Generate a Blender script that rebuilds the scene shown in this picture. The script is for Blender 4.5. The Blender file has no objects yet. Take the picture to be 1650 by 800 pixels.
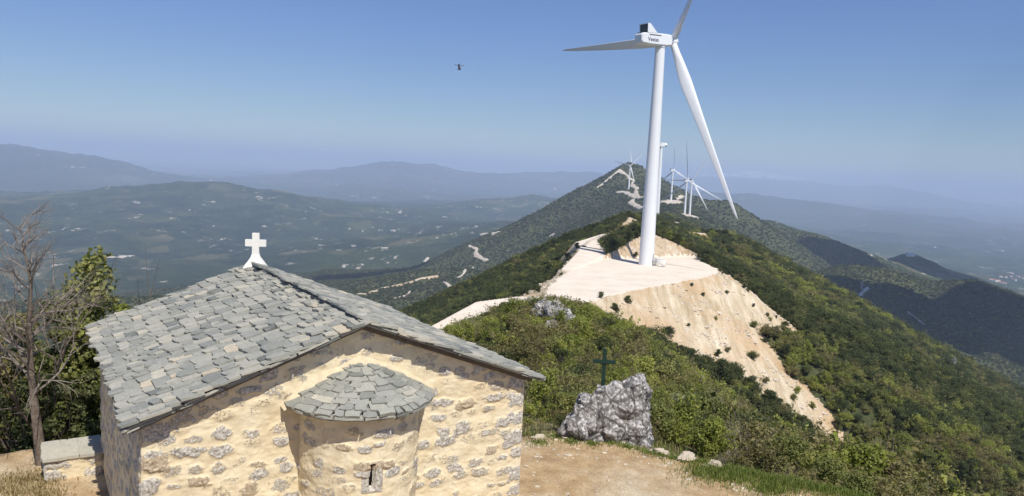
import bpy, bmesh, math, random
import numpy as np
from mathutils import Vector, Matrix
random.seed(7)
rng = np.random.default_rng(7)
SC = bpy.context.scene
COL = SC.collection
rad = math.radians

# ------------------------------------------------------------------ camera (eye at the origin, looking along +Y)
FPX, PITCH, ROLL = 1250.0, rad(5.8), rad(2.7)
_F = np.array([0, math.cos(PITCH), -math.sin(PITCH)])
_R = np.array([1.0, 0, 0]); _U = np.cross(_R, _F)
_X = math.cos(ROLL) * _R + math.sin(ROLL) * _U
_Y = -math.sin(ROLL) * _R + math.cos(ROLL) * _U
camd = bpy.data.cameras.new('camera'); cam = bpy.data.objects.new('camera', camd); COL.objects.link(cam)
cam.matrix_world = Matrix(((_X[0], _Y[0], -_F[0], 0), (_X[1], _Y[1], -_F[1], 0), (_X[2], _Y[2], -_F[2], 0), (0, 0, 0, 1)))
camd.sensor_width = 36; camd.lens = 36 * FPX / 1650; camd.clip_start = 0.1; camd.clip_end = 200000
SC.camera = cam

def ray(u, v):
    return (u - 825) / FPX * _X - (v - 400) / FPX * _Y + _F
def P(u, v, y):                       # surveyed point: picture bearing plus estimated distance
    d = ray(u, v); return tuple(d * (y / d[1]))
def project(p):
    p = np.atleast_2d(p); d = p @ _F
    return 825 + FPX * (p @ _X) / d, 400 - FPX * (p @ _Y) / d, d

# ------------------------------------------------------------------ noise
def _hash(ix, iy, seed):
    h = (ix.astype(np.int64) * 374761393 + iy.astype(np.int64) * 668265263 + seed * 974634777) & 0xFFFFFFFF
    h = ((h ^ (h >> 13)) * 1274126177) & 0xFFFFFFFF
    h = (h ^ (h >> 16)) & 0xFFFFFFFF
    return h / 4294967295.0
def vnoise(x, y, seed=0):             # value noise, -1..1
    x = np.asarray(x, float); y = np.asarray(y, float)
    ix = np.floor(x); iy = np.floor(y); fx = x - ix; fy = y - iy
    fx = fx * fx * fx * (fx * (fx * 6 - 15) + 10); fy = fy * fy * fy * (fy * (fy * 6 - 15) + 10)
    a = _hash(ix, iy, seed); b = _hash(ix + 1, iy, seed); c = _hash(ix, iy + 1, seed); d = _hash(ix + 1, iy + 1, seed)
    return ((a + (b - a) * fx) * (1 - fy) + (c + (d - c) * fx) * fy) * 2 - 1
def fbm(x, y, octaves=4, seed=0, gain=.5, ridged=False):
    s = 0; a = 1; t = 0
    for o in range(octaves):
        c, sn = math.cos(o * 1.1), math.sin(o * 1.1)
        n = vnoise((x * c - y * sn) * 2 ** o, (x * sn + y * c) * 2 ** o, seed + o * 17)
        if ridged: n = 1 - 2 * np.abs(n)
        s = s + a * n; t += a; a *= gain
    return s / t
def smooth(a, b, x):
    t = np.clip((x - a) / (b - a), 0, 1); return t * t * (3 - 2 * t)

# ------------------------------------------------------------------ objects
def tag(o, label=None, cat=None, group=None, kind=None):
    if label: o['label'] = label
    if cat: o['category'] = cat
    if group: o['group'] = group
    if kind: o['kind'] = kind
    return o
def link(o, parent=None):
    COL.objects.link(o)
    if parent is not None: o.parent = parent
    return o
def empty(name, loc=(0, 0, 0), rotz=0):
    o = bpy.data.objects.new(name, None); o.location = loc; o.rotation_euler = (0, 0, rotz); o.empty_display_size = .2
    return link(o)
def np_mesh(name, V, F, mats=(), smooth_=False, fmat=None, attrs=None):
    """V (n,3) array, F (m,k) array (k = 3 or 4)."""
    V = np.asarray(V, np.float32); F = np.asarray(F, np.int32)
    me = bpy.data.meshes.new(name); k = F.shape[1]
    me.vertices.add(len(V)); me.vertices.foreach_set('co', V.ravel())
    me.loops.add(F.size); me.loops.foreach_set('vertex_index', F.ravel())
    me.polygons.add(len(F)); me.polygons.foreach_set('loop_start', np.arange(0, F.size, k, dtype=np.int32))
    for m in mats: me.materials.append(m)
    if fmat is not None: me.polygons.foreach_set('material_index', np.asarray(fmat, np.int32))
    me.polygons.foreach_set('use_smooth', np.full(len(F), bool(smooth_)))
    for n, a in (attrs or {}).items():
        a = np.asarray(a, np.float32)
        at = me.attributes.new(n, 'FLOAT', 'POINT' if len(a) == len(V) else 'FACE'); at.data.foreach_set('value', a)
    me.update(calc_edges=True)
    return me
def np_obj(name, V, F, mats=(), parent=None, **kw):
    return link(bpy.data.objects.new(name, np_mesh(name, V, F, mats, **kw)), parent)
def bm_obj(name, bm, mats, parent=None, smooth_=False, bevel=0):
    if bevel:
        bmesh.ops.bevel(bm, geom=[e for e in bm.edges if e.calc_face_angle(0) > .5], offset=bevel, segments=2, affect='EDGES', clamp_overlap=True)
    bmesh.ops.recalc_face_normals(bm, faces=bm.faces)
    me = bpy.data.meshes.new(name); bm.to_mesh(me); bm.free()
    for m in (mats if isinstance(mats, (list, tuple)) else [mats]): me.materials.append(m)
    if smooth_:
        me.polygons.foreach_set('use_smooth', np.ones(len(me.polygons), bool))
    return link(bpy.data.objects.new(name, me), parent)
def box(bm, cx, cy, cz, sx, sy, sz, rotz=0, M=None):
    m = Matrix.Translation((cx, cy, cz)) @ Matrix.Rotation(rotz, 4, 'Z') @ Matrix.Diagonal((sx, sy, sz, 1))
    if M is not None: m = M @ m
    return bmesh.ops.create_cube(bm, size=1, matrix=m)
def tube(bm, pts, radii, n=8, cap=True):
    pts = [Vector(p) for p in pts]; rings = []
    up = Vector((0.13, 0.21, 1)).normalized()
    for i, p in enumerate(pts):
        d = (pts[min(i + 1, len(pts) - 1)] - pts[max(i - 1, 0)]).normalized()
        a = d.cross(up)
        if a.length < .05: a = d.cross(Vector((1, 0, 0)))
        a.normalize(); b = d.cross(a); r = radii[i] if hasattr(radii, '__len__') else radii
        rings.append([bm.verts.new(p + (a * math.cos(t) + b * math.sin(t)) * r) for t in [2 * math.pi * k / n for k in range(n)]])
    for i in range(len(rings) - 1):
        for k in range(n): bm.faces.new((rings[i][k], rings[i][(k + 1) % n], rings[i + 1][(k + 1) % n], rings[i + 1][k]))
    if cap and n > 2:
        bm.faces.new(rings[0][::-1]); bm.faces.new(rings[-1])
def tube_np(pts, radii, n):
    """tube as arrays, open ends"""
    pts = np.asarray(pts, float); m = len(pts)
    d = np.gradient(pts, axis=0); d /= np.linalg.norm(d, axis=1)[:, None] + 1e-9
    a = np.cross(d, [.13, .21, 1.0]); a /= np.linalg.norm(a, axis=1)[:, None] + 1e-9; b = np.cross(d, a)
    t = np.arange(n) * 2 * np.pi / n
    V = pts[:, None] + (a[:, None] * np.cos(t)[None, :, None] + b[:, None] * np.sin(t)[None, :, None]) * np.asarray(radii, float)[:, None, None]
    i = np.arange(m - 1)[:, None] * n; k = np.arange(n)[None]; k2 = (k + 1) % n
    F = np.stack([i + k, i + k2, i + n + k2, i + n + k], -1).reshape(-1, 4)
    return V.reshape(-1, 3), F
class Acc:                            # accumulates quads
    def __init__(s): s.V = []; s.F = []; s.A = []; s.n = 0
    def add(s, V, F, a=0.0):
        V = np.asarray(V); s.V.append(V); s.F.append(np.asarray(F) + s.n); s.A.append(np.full(len(V), a) if np.isscalar(a) else a); s.n += len(V)
    def get(s): return np.concatenate(s.V), np.concatenate(s.F), np.concatenate(s.A)

# ------------------------------------------------------------------ materials
class NT:
    def __init__(s, name, rough=.85, spec=.3):
        s.m = bpy.data.materials.new(name); s.m.use_nodes = True; s.t = s.m.node_tree; s.n = s.t.nodes
        s.b = s.n['Principled BSDF']; s.b.inputs['Roughness'].default_value = rough; s.b.inputs['Specular IOR Level'].default_value = spec
        s.pos = None
    def l(s, a, b): s.t.links.new(a, b)
    def new(s, t, **kw):
        nd = s.n.new(t)
        for k, v in kw.items(): setattr(nd, k, v)
        return nd
    def co(s, kind='Object'):
        return s.new('ShaderNodeTexCoord').outputs[kind]
    def geo_pos(s): return s.new('ShaderNodeNewGeometry').outputs['Position']
    def scale(s, vec, sx, sy, sz):
        n = s.new('ShaderNodeVectorMath', operation='MULTIPLY'); s.l(vec, n.inputs[0]); n.inputs[1].default_value = (sx, sy, sz); return n.outputs[0]
    def noise(s, scale, detail=4, rough=.55, vec=None, dist=0):
        n = s.new('ShaderNodeTexNoise'); n.inputs['Scale'].default_value = scale; n.inputs['Detail'].default_value = detail
        n.inputs['Roughness'].default_value = rough; n.inputs['Distortion'].default_value = dist
        if vec is not None: s.l(vec, n.inputs['Vector'])
        return n.outputs['Fac']
    def voro(s, scale, vec=None, feature='F1', out='Distance', rnd=1):
        n = s.new('ShaderNodeTexVoronoi', feature=feature); n.inputs['Scale'].default_value = scale; n.inputs['Randomness'].default_value = rnd
        if vec is not None: s.l(vec, n.inputs['Vector'])
        return n.outputs[out]
    def ramp(s, fac, stops):
        n = s.new('ShaderNodeValToRGB'); e = n.color_ramp.elements
        while len(e) > 1: e.remove(e[-1])
        for i, (p, c) in enumerate(stops):
            el = e[0] if i == 0 else e.new(p); el.position = p; el.color = (c[0], c[1], c[2], 1) if hasattr(c, '__len__') else (c, c, c, 1)
        s.l(fac, n.inputs['Fac']); return n.outputs['Color']
    def mix(s, fac, a, b, mode='MIX'):
        n = s.new('ShaderNodeMix', data_type='RGBA', blend_type=mode)
        for v, i in ((fac, 0), (a, 6), (b, 7)):
            if hasattr(v, 'node'): s.l(v, n.inputs[i])
            elif i == 0: n.inputs[0].default_value = v
            else: n.inputs[i].default_value = (v[0], v[1], v[2], 1)
        return n.outputs[2]
    def math(s, op, a, b=0.0, clamp=False):
        n = s.new('ShaderNodeMath', operation=op, use_clamp=clamp)
        for i, v in enumerate((a, b)):
            if hasattr(v, 'node'): s.l(v, n.inputs[i])
            else: n.inputs[i].default_value = v
        return n.outputs[0]
    def attr(s, name): return s.new('ShaderNodeAttribute', attribute_name=name).outputs['Fac']
    def bump(s, h, strength=.5, dist=.05, normal=None):
        n = s.new('ShaderNodeBump'); n.inputs['Strength'].default_value = strength; n.inputs['Distance'].default_value = dist
        s.l(h, n.inputs['Height'])
        if normal is not None: s.l(normal, n.inputs['Normal'])
        return n.outputs[0]
    def done(s, color=None, normal=None, rough=None):
        if color is not None:
            if hasattr(color, 'node'): s.l(color, s.b.inputs['Base Color'])
            else: s.b.inputs['Base Color'].default_value = (*color, 1)
        if normal is not None: s.l(normal, s.b.inputs['Normal'])
        if rough is not None: s.l(rough, s.b.inputs['Roughness'])
        return s.m

# ------------------------------------------------------------------ light, sky, haze
SUN_EL = rad(57); SUN_H = Vector((.50, -.866)).normalized()
SUN_DIR = Vector((SUN_H.x * math.cos(SUN_EL), SUN_H.y * math.cos(SUN_EL), math.sin(SUN_EL)))
W = bpy.data.worlds.new('World'); SC.world = W; W.use_nodes = True
wt = W.node_tree; bg = wt.nodes['Background']; sky = wt.nodes.new('ShaderNodeTexSky'); sky.sky_type = 'NISHITA'; sky.sun_disc = False
sky.sun_elevation = SUN_EL; sky.sun_rotation = math.atan2(SUN_H.x, SUN_H.y); sky.altitude = 900; sky.air_density = 1.0; sky.dust_density = .3; sky.ozone_density = 5.0
hs = wt.nodes.new('ShaderNodeHueSaturation'); hs.inputs['Saturation'].default_value = 1.12; hs.inputs['Hue'].default_value = .512
wt.links.new(sky.outputs[0], hs.inputs['Color']); tc = wt.nodes.new('ShaderNodeTexCoord'); sx = wt.nodes.new('ShaderNodeSeparateXYZ'); wt.links.new(tc.outputs['Generated'], sx.inputs[0])
cr = wt.nodes.new('ShaderNodeValToRGB'); wt.links.new(sx.outputs[2], cr.inputs[0]); ce = cr.color_ramp.elements      # colour ramp that dims the sky towards the horizon
ce[0].position = 0; ce[0].color = (.63, .655, .665, 1); ce[1].position = .45; ce[1].color = (.94, .97, .95, 1); e2 = ce.new(.17); e2.color = (.73, .745, .77, 1); e3 = ce.new(.07); e3.color = (.65, .67, .68, 1)
mx = wt.nodes.new('ShaderNodeMix'); mx.data_type = 'RGBA'; mx.blend_type = 'MULTIPLY'; mx.inputs[0].default_value = 1
wt.links.new(hs.outputs[0], mx.inputs[6]); wt.links.new(cr.outputs[0], mx.inputs[7]); wt.links.new(mx.outputs[2], bg.inputs[0]); bg.inputs[1].default_value = .10
sl = bpy.data.lights.new('sun', 'SUN'); sl.energy = 4.2; sl.angle = rad(.53); sl.color = (1, .955, .88)
so = bpy.data.objects.new('sun', sl); so.rotation_euler = (-SUN_DIR).to_track_quat('-Z', 'Y').to_euler(); link(so)
SC.view_settings.view_transform = 'Standard'; SC.view_settings.look = 'None'; SC.view_settings.gamma = 1; SC.view_settings.exposure = 0.38
SC.cycles.volume_bounces = 1; SC.cycles.use_denoising = True; SC.cycles.max_bounces = 6; SC.cycles.diffuse_bounces = 3

HAZE_DENS = 8.0e-5
def build_haze(zlo, zhi, R):
    bm = bmesh.new(); box(bm, 0, 0, (zlo + zhi) / 2, 2 * R, 2 * R, zhi - zlo)
    m = bpy.data.materials.new('haze_air'); m.use_nodes = True; t = m.node_tree
    for n in list(t.nodes): t.nodes.remove(n)
    out = t.nodes.new('ShaderNodeOutputMaterial'); v = t.nodes.new('ShaderNodeVolumePrincipled')
    v.inputs['Density'].default_value = HAZE_DENS; v.inputs['Color'].default_value = (.64, .77, .985, 1)
    v.inputs['Anisotropy'].default_value = 0.0
    t.links.new(v.outputs[0], out.inputs['Volume'])
    tag(bm_obj('haze', bm, m), 'pale blue haze filling the air over the valley', 'haze', None, 'stuff')
# ------------------------------------------------------------------ terrain model
def ridge(x, y, pts, s1L, s2L, s1R, s2R, D=150., r=6.):
    """Height of a ridge polyline: crest z minus a lateral fall (left/right of the walking direction)."""
    best = np.full(x.shape, -1e9)
    for (ax, ay, az), (bx, by, bz) in zip(pts[:-1], pts[1:]):
        dx, dy = bx - ax, by - ay; L2 = dx * dx + dy * dy
        t = np.clip(((x - ax) * dx + (y - ay) * dy) / L2, 0, 1)
        d = np.hypot(x - ax - t * dx, y - ay - t * dy)
        w = .5 + .5 * (dx * (y - ay) - dy * (x - ax)) / (math.sqrt(L2) * (d + 1e-6) + 1e-6)   # 1 = left, 0 = right, blended round the ends
        w = np.clip(w, 0, 1); w = w * w * (3 - 2 * w)
        a = s1R + (s1L - s1R) * w; b = s2R + (s2L - s2R) * w
        dd = np.sqrt(d * d + r * r) - r
        z = az + t * (bz - az) - a * np.minimum(dd, D) - b * np.maximum(dd - D, 0)
        best = np.maximum(best, z)
    return best

CREST = [(-3, -80, -14), (-1, -14, -6.5), (0, 6, -5.3), (1, 15, -5.6), (3, 24, -9.6), (5, 36, -13), (6, 58, -15.6), (6, 86, -17), (5, 104, -19.5),
         (4, 132, -27), (8, 165, -31), (22, 200, -29), (38, 235, -27), P(1045, 377, 292), P(1030, 372, 350), P(1012, 355, 440), P(1040, 356, 600), P(1062, 355, 760),
         P(1075, 352, 1000), P(1075, 350, 1300), P(1080, 345, 1650), P(1065, 322, 2000), P(1045, 298, 2350), P(1028, 290, 2470)]
PEAK = [P(760, 422, 2950), P(800, 396, 2900), P(840, 374, 2800), P(890, 340, 2720), P(925, 320, 2700), P(960, 298, 2660), P(990, 280, 2630), P(1015, 267, 2620), P(1042, 276, 2600), P(1087, 302, 2570),
        P(1120, 320, 2530), P(1142, 328, 2500), P(1172, 328, 2480), P(1198, 341, 2520), P(1230, 360, 2600), P(1270, 400, 2700)]
SPUR_L = [P(1012, 356, 440), P(940, 381, 440), P(840, 450, 428), P(740, 520, 395), P(650, 565, 355), P(560, 630, 320)]
TOE = [P(840, 425, 2500), P(740, 440, 2450), P(640, 436, 2700), P(560, 441, 2900), P(470, 456, 3000)]
TOE2 = [P(760, 440, 1900), P(640, 500, 1600), P(520, 530, 1700), P(430, 520, 2000)]
HILL_A = [P(1200, 352, 2900), P(1240, 358, 2900), P(1290, 372, 2850), P(1340, 395, 2750), P(1420, 428, 2600), P(1470, 455, 2500)]
HILL_D = [P(1270, 455, 1500), P(1330, 447, 1750), P(1390, 431, 1950), P(1450, 441, 2000), P(1500, 455, 1950), P(1565, 458, 1850), P(1620, 482, 1750), P(1700, 540, 1600), P(1800, 620, 1500)]
CONE = [P(1462, 411, 3300), P(1472, 411, 3300)]
HILL_L = [P(100, 365, 5400), P(190, 326, 6000), P(262, 295, 6600), P(300, 294, 6700), P(345, 296, 6800), P(400, 305, 7000), P(450, 312, 7400), P(520, 330, 7800)]
MT_L = [P(-250, 225, 13500), P(0, 238, 13500), P(40, 240, 13000), P(90, 252, 13000), P(150, 275, 13200), P(230, 293, 13500), P(300, 300, 14500)]
MT_C0 = [P(200, 272, 30000), P(300, 272, 32000), P(420, 290, 32000), P(480, 305, 32000)]
MT_C = [P(430, 312, 18000), P(560, 295, 18500), P(610, 276, 19000), P(645, 269, 19000), P(690, 270, 19500), P(740, 277, 20500), P(850, 279, 21000), P(900, 279, 21500), P(960, 286, 22000), P(1040, 300, 22500), P(1100, 312, 23000)]
MT_C2 = [P(480, 330, 12000), P(600, 316, 13000), P(760, 318, 13500), P(860, 325, 13500)]
MT_R = [P(1050, 285, 36000), P(1140, 282, 35000), P(1215, 277, 34000), P(1280, 295, 33000), P(1330, 299, 32000), P(1372, 304, 32000), P(1420, 302, 31000), P(1470, 318, 30000), P(1530, 326, 29000), P(1590, 340, 28000), P(1650, 349, 27000), P(1800, 372, 26000)]
MT_R2 = [P(1100, 310, 15500), P(1195, 316, 15000), P(1260, 326, 14500), P(1340, 346, 14000), P(1420, 357, 13500), P(1500, 368, 13000), P(1580, 372, 12500), P(1650, 378, 12000), P(1750, 392, 11500)]
SPUR_V = [P(940, 352, 4600), P(860, 366, 4300), P(780, 392, 4000), P(700, 402, 4000), P(620, 410, 4200)]
HILL_B = [P(860, 322, 9000), P(760, 335, 8500), P(680, 342, 8300), P(600, 346, 8500)]

PAD_Z = -30.0
def onplane(u, v, z):
    d = ray(u, v); return (d[0] * z / d[2], d[1] * z / d[2])
PAD = [onplane(u, v, PAD_Z) for u, v in ((905, 504), (928, 496), (975, 479), (1060, 462), (1160, 442), (1158, 434), (1120, 416), (1105, 413), (1030, 416), (975, 418), (940, 429), (912, 440), (878, 461), (884, 476), (897, 488))]
def poly_sd(x, y, poly):
    """signed distance to a polygon, negative inside"""
    d = np.full(x.shape, 1e18); ins = np.zeros(x.shape, bool); n = len(poly)
    for i in range(n):
        ax, ay = poly[i]; bx, by = poly[(i + 1) % n]; ex, ey = bx - ax, by - ay
        t = np.clip(((x - ax) * ex + (y - ay) * ey) / (ex * ex + ey * ey), 0, 1)
        d = np.minimum(d, (x - ax - t * ex) ** 2 + (y - ay - t * ey) ** 2)
        c = ((ay > y) != (by > y)) & (x < (bx - ax) * (y - ay) / (by - ay + 1e-12) + ax)
        ins ^= c
    d = np.sqrt(d); return np.where(ins, -d, d)
def line_d(x, y, pts):
    """distance to a polyline, and z interpolated along it"""
    best = np.full(x.shape, 1e18); zz = np.zeros(x.shape)
    for a, b in zip(pts[:-1], pts[1:]):
        ex, ey = b[0] - a[0], b[1] - a[1]
        t = np.clip(((x - a[0]) * ex + (y - a[1]) * ey) / (ex * ex + ey * ey + 1e-9), 0, 1)
        d = np.hypot(x - a[0] - t * ex, y - a[1] - t * ey); m = d < best
        best = np.where(m, d, best); zz = np.where(m, a[2] + t * (b[2] - a[2]), zz)
    return best, zz
# track that climbs from the saddle to the turbine pad, and on behind it towards the next bench
ROAD_IN = [P(640, 585, 132), P(705, 546, 149), P(755, 517, 162), P(800, 491, 176), P(850, 484, 181), P(905, 484, 184)]
ROAD_OUT = [onplane(930, 436, -30) + (-30,), P(955, 405, 285), P(946, 392, 320), P(985, 379, 372), P(1035, 371, 430), P(1075, 370, 480), P(1125, 376, 515)]
YARD = [(-14, 9), (-9.2, 13.2), (-6, 16.0), (-2, 16.0), (.4, 15.2), (1.9, 15.6), (3.1, 14.9), (4.1, 14.4), (6.4, 13.2), (9, 11.5), (10, 8), (5, 4.5), (-6, 4)]
YARD_Z = -5.4

BENCH = [(a, b, c - 1.0) for a, b, c in (P(1035, 372, 430), P(1075, 371, 480), P(1125, 377, 515), P(1165, 382, 570), P(1200, 400, 640))]
RIDGES = [(250, 1500, BENCH, .62, .6, .48, .5, 100., 4.), (0, 4500, CREST, .54, .58, .46, .53, 130., 5.), (900, 6000, PEAK, .66, .55, .62, .48, 300., 15.), (100, 2500, SPUR_L, .50, .48, .62, .5, 60., 5.),
          (600, 6500, TOE, .16, .14, .18, .2, 300., 60.), (600, 6500, TOE2, .17, .14, .2, .2, 300., 50.), (900, 6500, HILL_A, .33, .3, .36, .3, 300., 30.),
          (500, 5000, HILL_D, .36, .3, .38, .33, 300., 35.), (1500, 6500, CONE, .42, .32, .42, .32, 180., 25.), (1500, 14000, HILL_L, .19, .08, .19, .08, 800., 60.),
          (6000, 1e9, MT_L, .2, .15, .2, .13, 2500., 150.), (9000, 1e9, MT_C, .15, .1, .15, .1, 2500., 200.), (16000, 1e9, MT_C0, .15, .1, .15, .1, 2500., 200.),
          (6000, 1e9, MT_C2, .1, .08, .1, .08, 1500., 200.), (14000, 1e9, MT_R, .17, .1, .17, .1, 2500., 200.), (6000, 1e9, MT_R2, .12, .08, .12, .08, 1500., 200.),
          (1800, 9000, SPUR_V, .16, .12, .16, .12, 500., 60.), (4500, 16000, HILL_B, .1, .08, .1, .08, 600., 90.)]
def base_h(x, y):
    R = np.hypot(x, y)
    parts = []
    for (r0, r1, pts, *q) in RIDGES:
        m = (R >= r0) & (R <= r1); o = np.full(x.shape, -1e9)
        if m.any(): o[m] = ridge(x[m], y[m], pts, *q)
        parts.append(o)
    side = smooth(-600, 900, x - .17 * y)
    valley = (-520 - 110 * smooth(2500, 7000, R)) * (1 - side) + (-560 - 110 * smooth(2500, 7000, R)) * side + 240 * (1 - smooth(1500, 2700, R)) * (1 - side)
    valley = valley + (30 * fbm(x / 900, y / 900, 4, 5) + 42 * (1 - side) * fbm(x / 1500, y / 700, 5, 7, ridged=True)) * smooth(1200, 3000, R)
    k = 3 + 5 * smooth(300, 2500, R) + 22 * smooth(4000, 9000, R)
    mx = valley.copy()
    for p in parts: mx = np.maximum(mx, p)
    s = np.exp((valley - mx) / k)
    for p in parts: s = s + np.exp((p - mx) / k)
    return mx + k * np.log(s)

def terrain(x, y, full=False):
    x = np.asarray(x, float); y = np.asarray(y, float)
    R = np.hypot(x, y)
    h = base_h(x, y)
    dcr, _ = line_d(x, y, CREST)
    am = smooth(25, 160, R)
    ero = smooth(10, 160, dcr)
    h = h + am * (.5 + 2.2 * smooth(150, 700, R)) * fbm(x / 42, y / 42, 5, 11) * (.35 + .65 * ero)
    h = h + smooth(300, 1500, R) * (14 * fbm(x / 260, y / 260, 5, 23, ridged=True) * ero)
    h = h + smooth(2600, 5000, R) * 17 * fbm(x / 340, y / 340, 4, 33, ridged=True)
    h = h + smooth(3000, 6000, R) * 62 * fbm(x / 1300, y / 1300, 6, 31, ridged=True) + smooth(9000, 16000, R) * 130 * fbm(x / 3600, y / 4200, 5, 41, ridged=True)
    dg, _ = line_d(x, y, [(30, 197, 0), (58, 202, 0), (90, 180, 0), (112, 160, 0)])
    h = h - 10.5 * np.exp(-(dg / 17) ** 2) * smooth(18, 40, x)
    h = h - np.clip(x - 12, 0, 70) * .19 * smooth(30, 65, y) * (1 - smooth(150, 184, y))
    h = h + (.22 * fbm(x / 5.5, y / 5.5, 4, 51) + .10 * fbm(x / 1.1, y / 1.1, 3, 52)) * smooth(14, 22, R)
    nat = h
    # works: tracks, pad, yard
    cls = np.ones(x.shape, np.int8)               # 1 hillside
    near = R < 700
    for road, w, fs in ((ROAD_IN, 5.2, .8), (ROAD_OUT, 5.0, 1.3)):
        d, z = line_d(x, y, road)
        e = np.maximum(d - w, 0)
        up = z + 1.3 * e; lo = z - fs * e
        nh = np.where(near, np.clip(h, lo, up), h)
        cls = np.where(near & (d < w), 2, np.where(near & (nh < h - .15) & (e > 0), 4, np.where(near & (nh > h + .25) & (e > 0), 3, cls)))
        h = nh
    sd = poly_sd(x, y, PAD) + 1.6 * fbm(x / 11, y / 11, 3, 63) + .5 * fbm(x / 2.4, y / 2.4, 2, 64)
    sdn = sd + (1.2 * fbm(x / 7, y / 7, 3, 61) + .5 * fbm(x / 1.7, y / 1.7, 2, 62)) * smooth(.5, 5, sd)
    e = np.maximum(sdn, 0)
    te, fe = x * .58 + y * .81, x * .81 - y * .58
    rill = (.8 * fbm(te / 4.2 + .2 * vnoise(fe / 9, te / 9, 73), fe / 32., 4, 71, ridged=True) + .35 * fbm(te / 1.5, fe / 3., 3, 74)) * smooth(0, 6, e)
    lo = PAD_Z - .68 * e + rill; up = PAD_Z + 1.35 * e + .5 * fbm(x / 2.5, y / 2.5, 3, 72) * smooth(0, 2, e)
    nh = np.where(near, np.clip(h, lo, up), h)
    cls = np.where(near & (sd < 0), 2, np.where(near & (nh < h - .2) & (cls != 2), 4, np.where(near & (nh > h + .1) & (cls != 2), 3, cls)))
    h = nh
    ys = poly_sd(x, y, YARD); ey = np.maximum(ys, 0)
    yz = YARD_Z + .05 * fbm(x / 1.3, y / 1.3, 4, 81) + .012 * fbm(x / .22, y / .22, 3, 82)
    w = 1 - smooth(-.3, 1.1, ys)
    h = np.where(R < 60, h * (1 - w) + yz * w, h)
    # bank the photographer stands on
    bank = -1.62 - .42 * np.maximum(y - 1.2, 0) - .03 * np.maximum(-y, 0)
    h = np.where((R < 60) & (y < 10), np.maximum(h, np.where(np.abs(x) < 40, bank - .015 * x * x * (x * x > 9), -99)), h)
    cls = np.where((R < 60) & (ys + .5 * fbm(x / .9, y / .9, 3, 83) < .5), 0, cls)
    cls = np.where((R < 60) & (y < 6) & (np.abs(x) < 12), 0, cls)
    return (h, cls, nat) if full else h

def march(u, v, r0=20, r1=60000, n=700):
    d = ray(u, v); d = d / math.hypot(d[0], d[1]); t = np.geomspace(r0, r1, n)
    g = d[2] * t - terrain(d[0] * t, d[1] * t)
    i = np.argmax(g < 0)
    if g[i] >= 0: return None
    a, b = t[i - 1], t[i]
    for _ in range(2):
        tt = np.linspace(a, b, 12); gg = d[2] * tt - terrain(d[0] * tt, d[1] * tt); j = max(1, int(np.argmax(gg < 0))); a, b = tt[j - 1], tt[j]
    return (d[0] * b, d[1] * b, d[2] * b)
def survey(*uv): return [p for p in (march(u, v) for u, v in uv) if p]
# ------------------------------------------------------------------ terrain sheet
def build_terrain(q=1.0):
    th = np.concatenate([np.arange(-180, -42, 4.0), np.arange(-42, 41.99, .09 / q), np.arange(42, 180, 4.0)]) * math.pi / 180
    r = np.concatenate([np.geomspace(1.0, 60, int(330 * q))[:-1], np.geomspace(60, 3500, int(1050 * q))[:-1], np.geomspace(3500, 75000, int(330 * q))])
    nt, nr = len(th), len(r)
    T, Rr = np.meshgrid(th, r)
    X = Rr * np.sin(T); Y = Rr * np.cos(T)
    H, C, N = terrain(X.ravel(), Y.ravel(), True)
    V = np.stack([X.ravel(), Y.ravel(), H], 1); R = Rr.ravel()
    i = np.arange(nr - 1)[:, None] * nt; k = np.arange(nt)[None]; k2 = (k + 1) % nt
    F = np.stack([i + k, i + k2, i + nt + k2, i + nt + k], -1).reshape(-1, 4)
    c0 = np.arange(nt); V = np.vstack([V, [[0, 0, -1.62]]])
    cf = C[F[:, 0]].astype(int)
    Rf = R[F[:, 0]]
    cf = np.where((cf == 1) & (Rf > 3000), 5, cf); cf = np.where(Rf > 8600, 6, cf)
    specs = [(0, 'ground', M_DIRT), (1, 'hillside', M_HILL), (2, 'gravel_road', M_GRAVEL), (3, 'embankment', M_EMBANK), (4, 'rock_cutting', M_CUT), (5, 'valley', M_VALLEY), (6, 'mountains', M_MOUNT)]
    for c, name, m in specs:
        Fs = F[cf == c]
        if len(Fs) == 0: continue
        used, inv = np.unique(Fs, return_inverse=True)
        o = np_obj(name, V[used], inv.reshape(-1, 4), [m], smooth_=True)
        o['kind'] = 'structure'
    # cap under the photographer
    F3 = np.stack([np.full(nt, len(V) - 1), (c0 + 1) % nt, c0], -1)
    V3 = np.vstack([V[:nt], V[-1:]]); F3 = np.where(F3 == len(V) - 1, nt, F3)
    o = np_obj('ground', V3, F3, [M_DIRT], smooth_=True); o['kind'] = 'structure'
    Hg = H.reshape(nr, nt); el = Hg / r[:, None]
    GRID.update(th=th, r=r, cm=np.maximum.accumulate(el, axis=0)); GRID['zlo'] = H.min(); GRID['zhi'] = H.max()
    return V
GRID = {}
def visible(p, slack=.003):
    """is the point clear of the ground in front of it, seen from where the photographer stands"""
    x, y, z = p[:, 0], p[:, 1], p[:, 2]; R = np.hypot(x, y); b = np.arctan2(x, y)
    i = np.clip(np.searchsorted(GRID['r'], R * .985) - 1, 0, len(GRID['r']) - 1); j = np.clip(np.searchsorted(GRID['th'], b), 0, len(GRID['th']) - 1)
    return z / R > GRID['cm'][i, j] - slack

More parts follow.
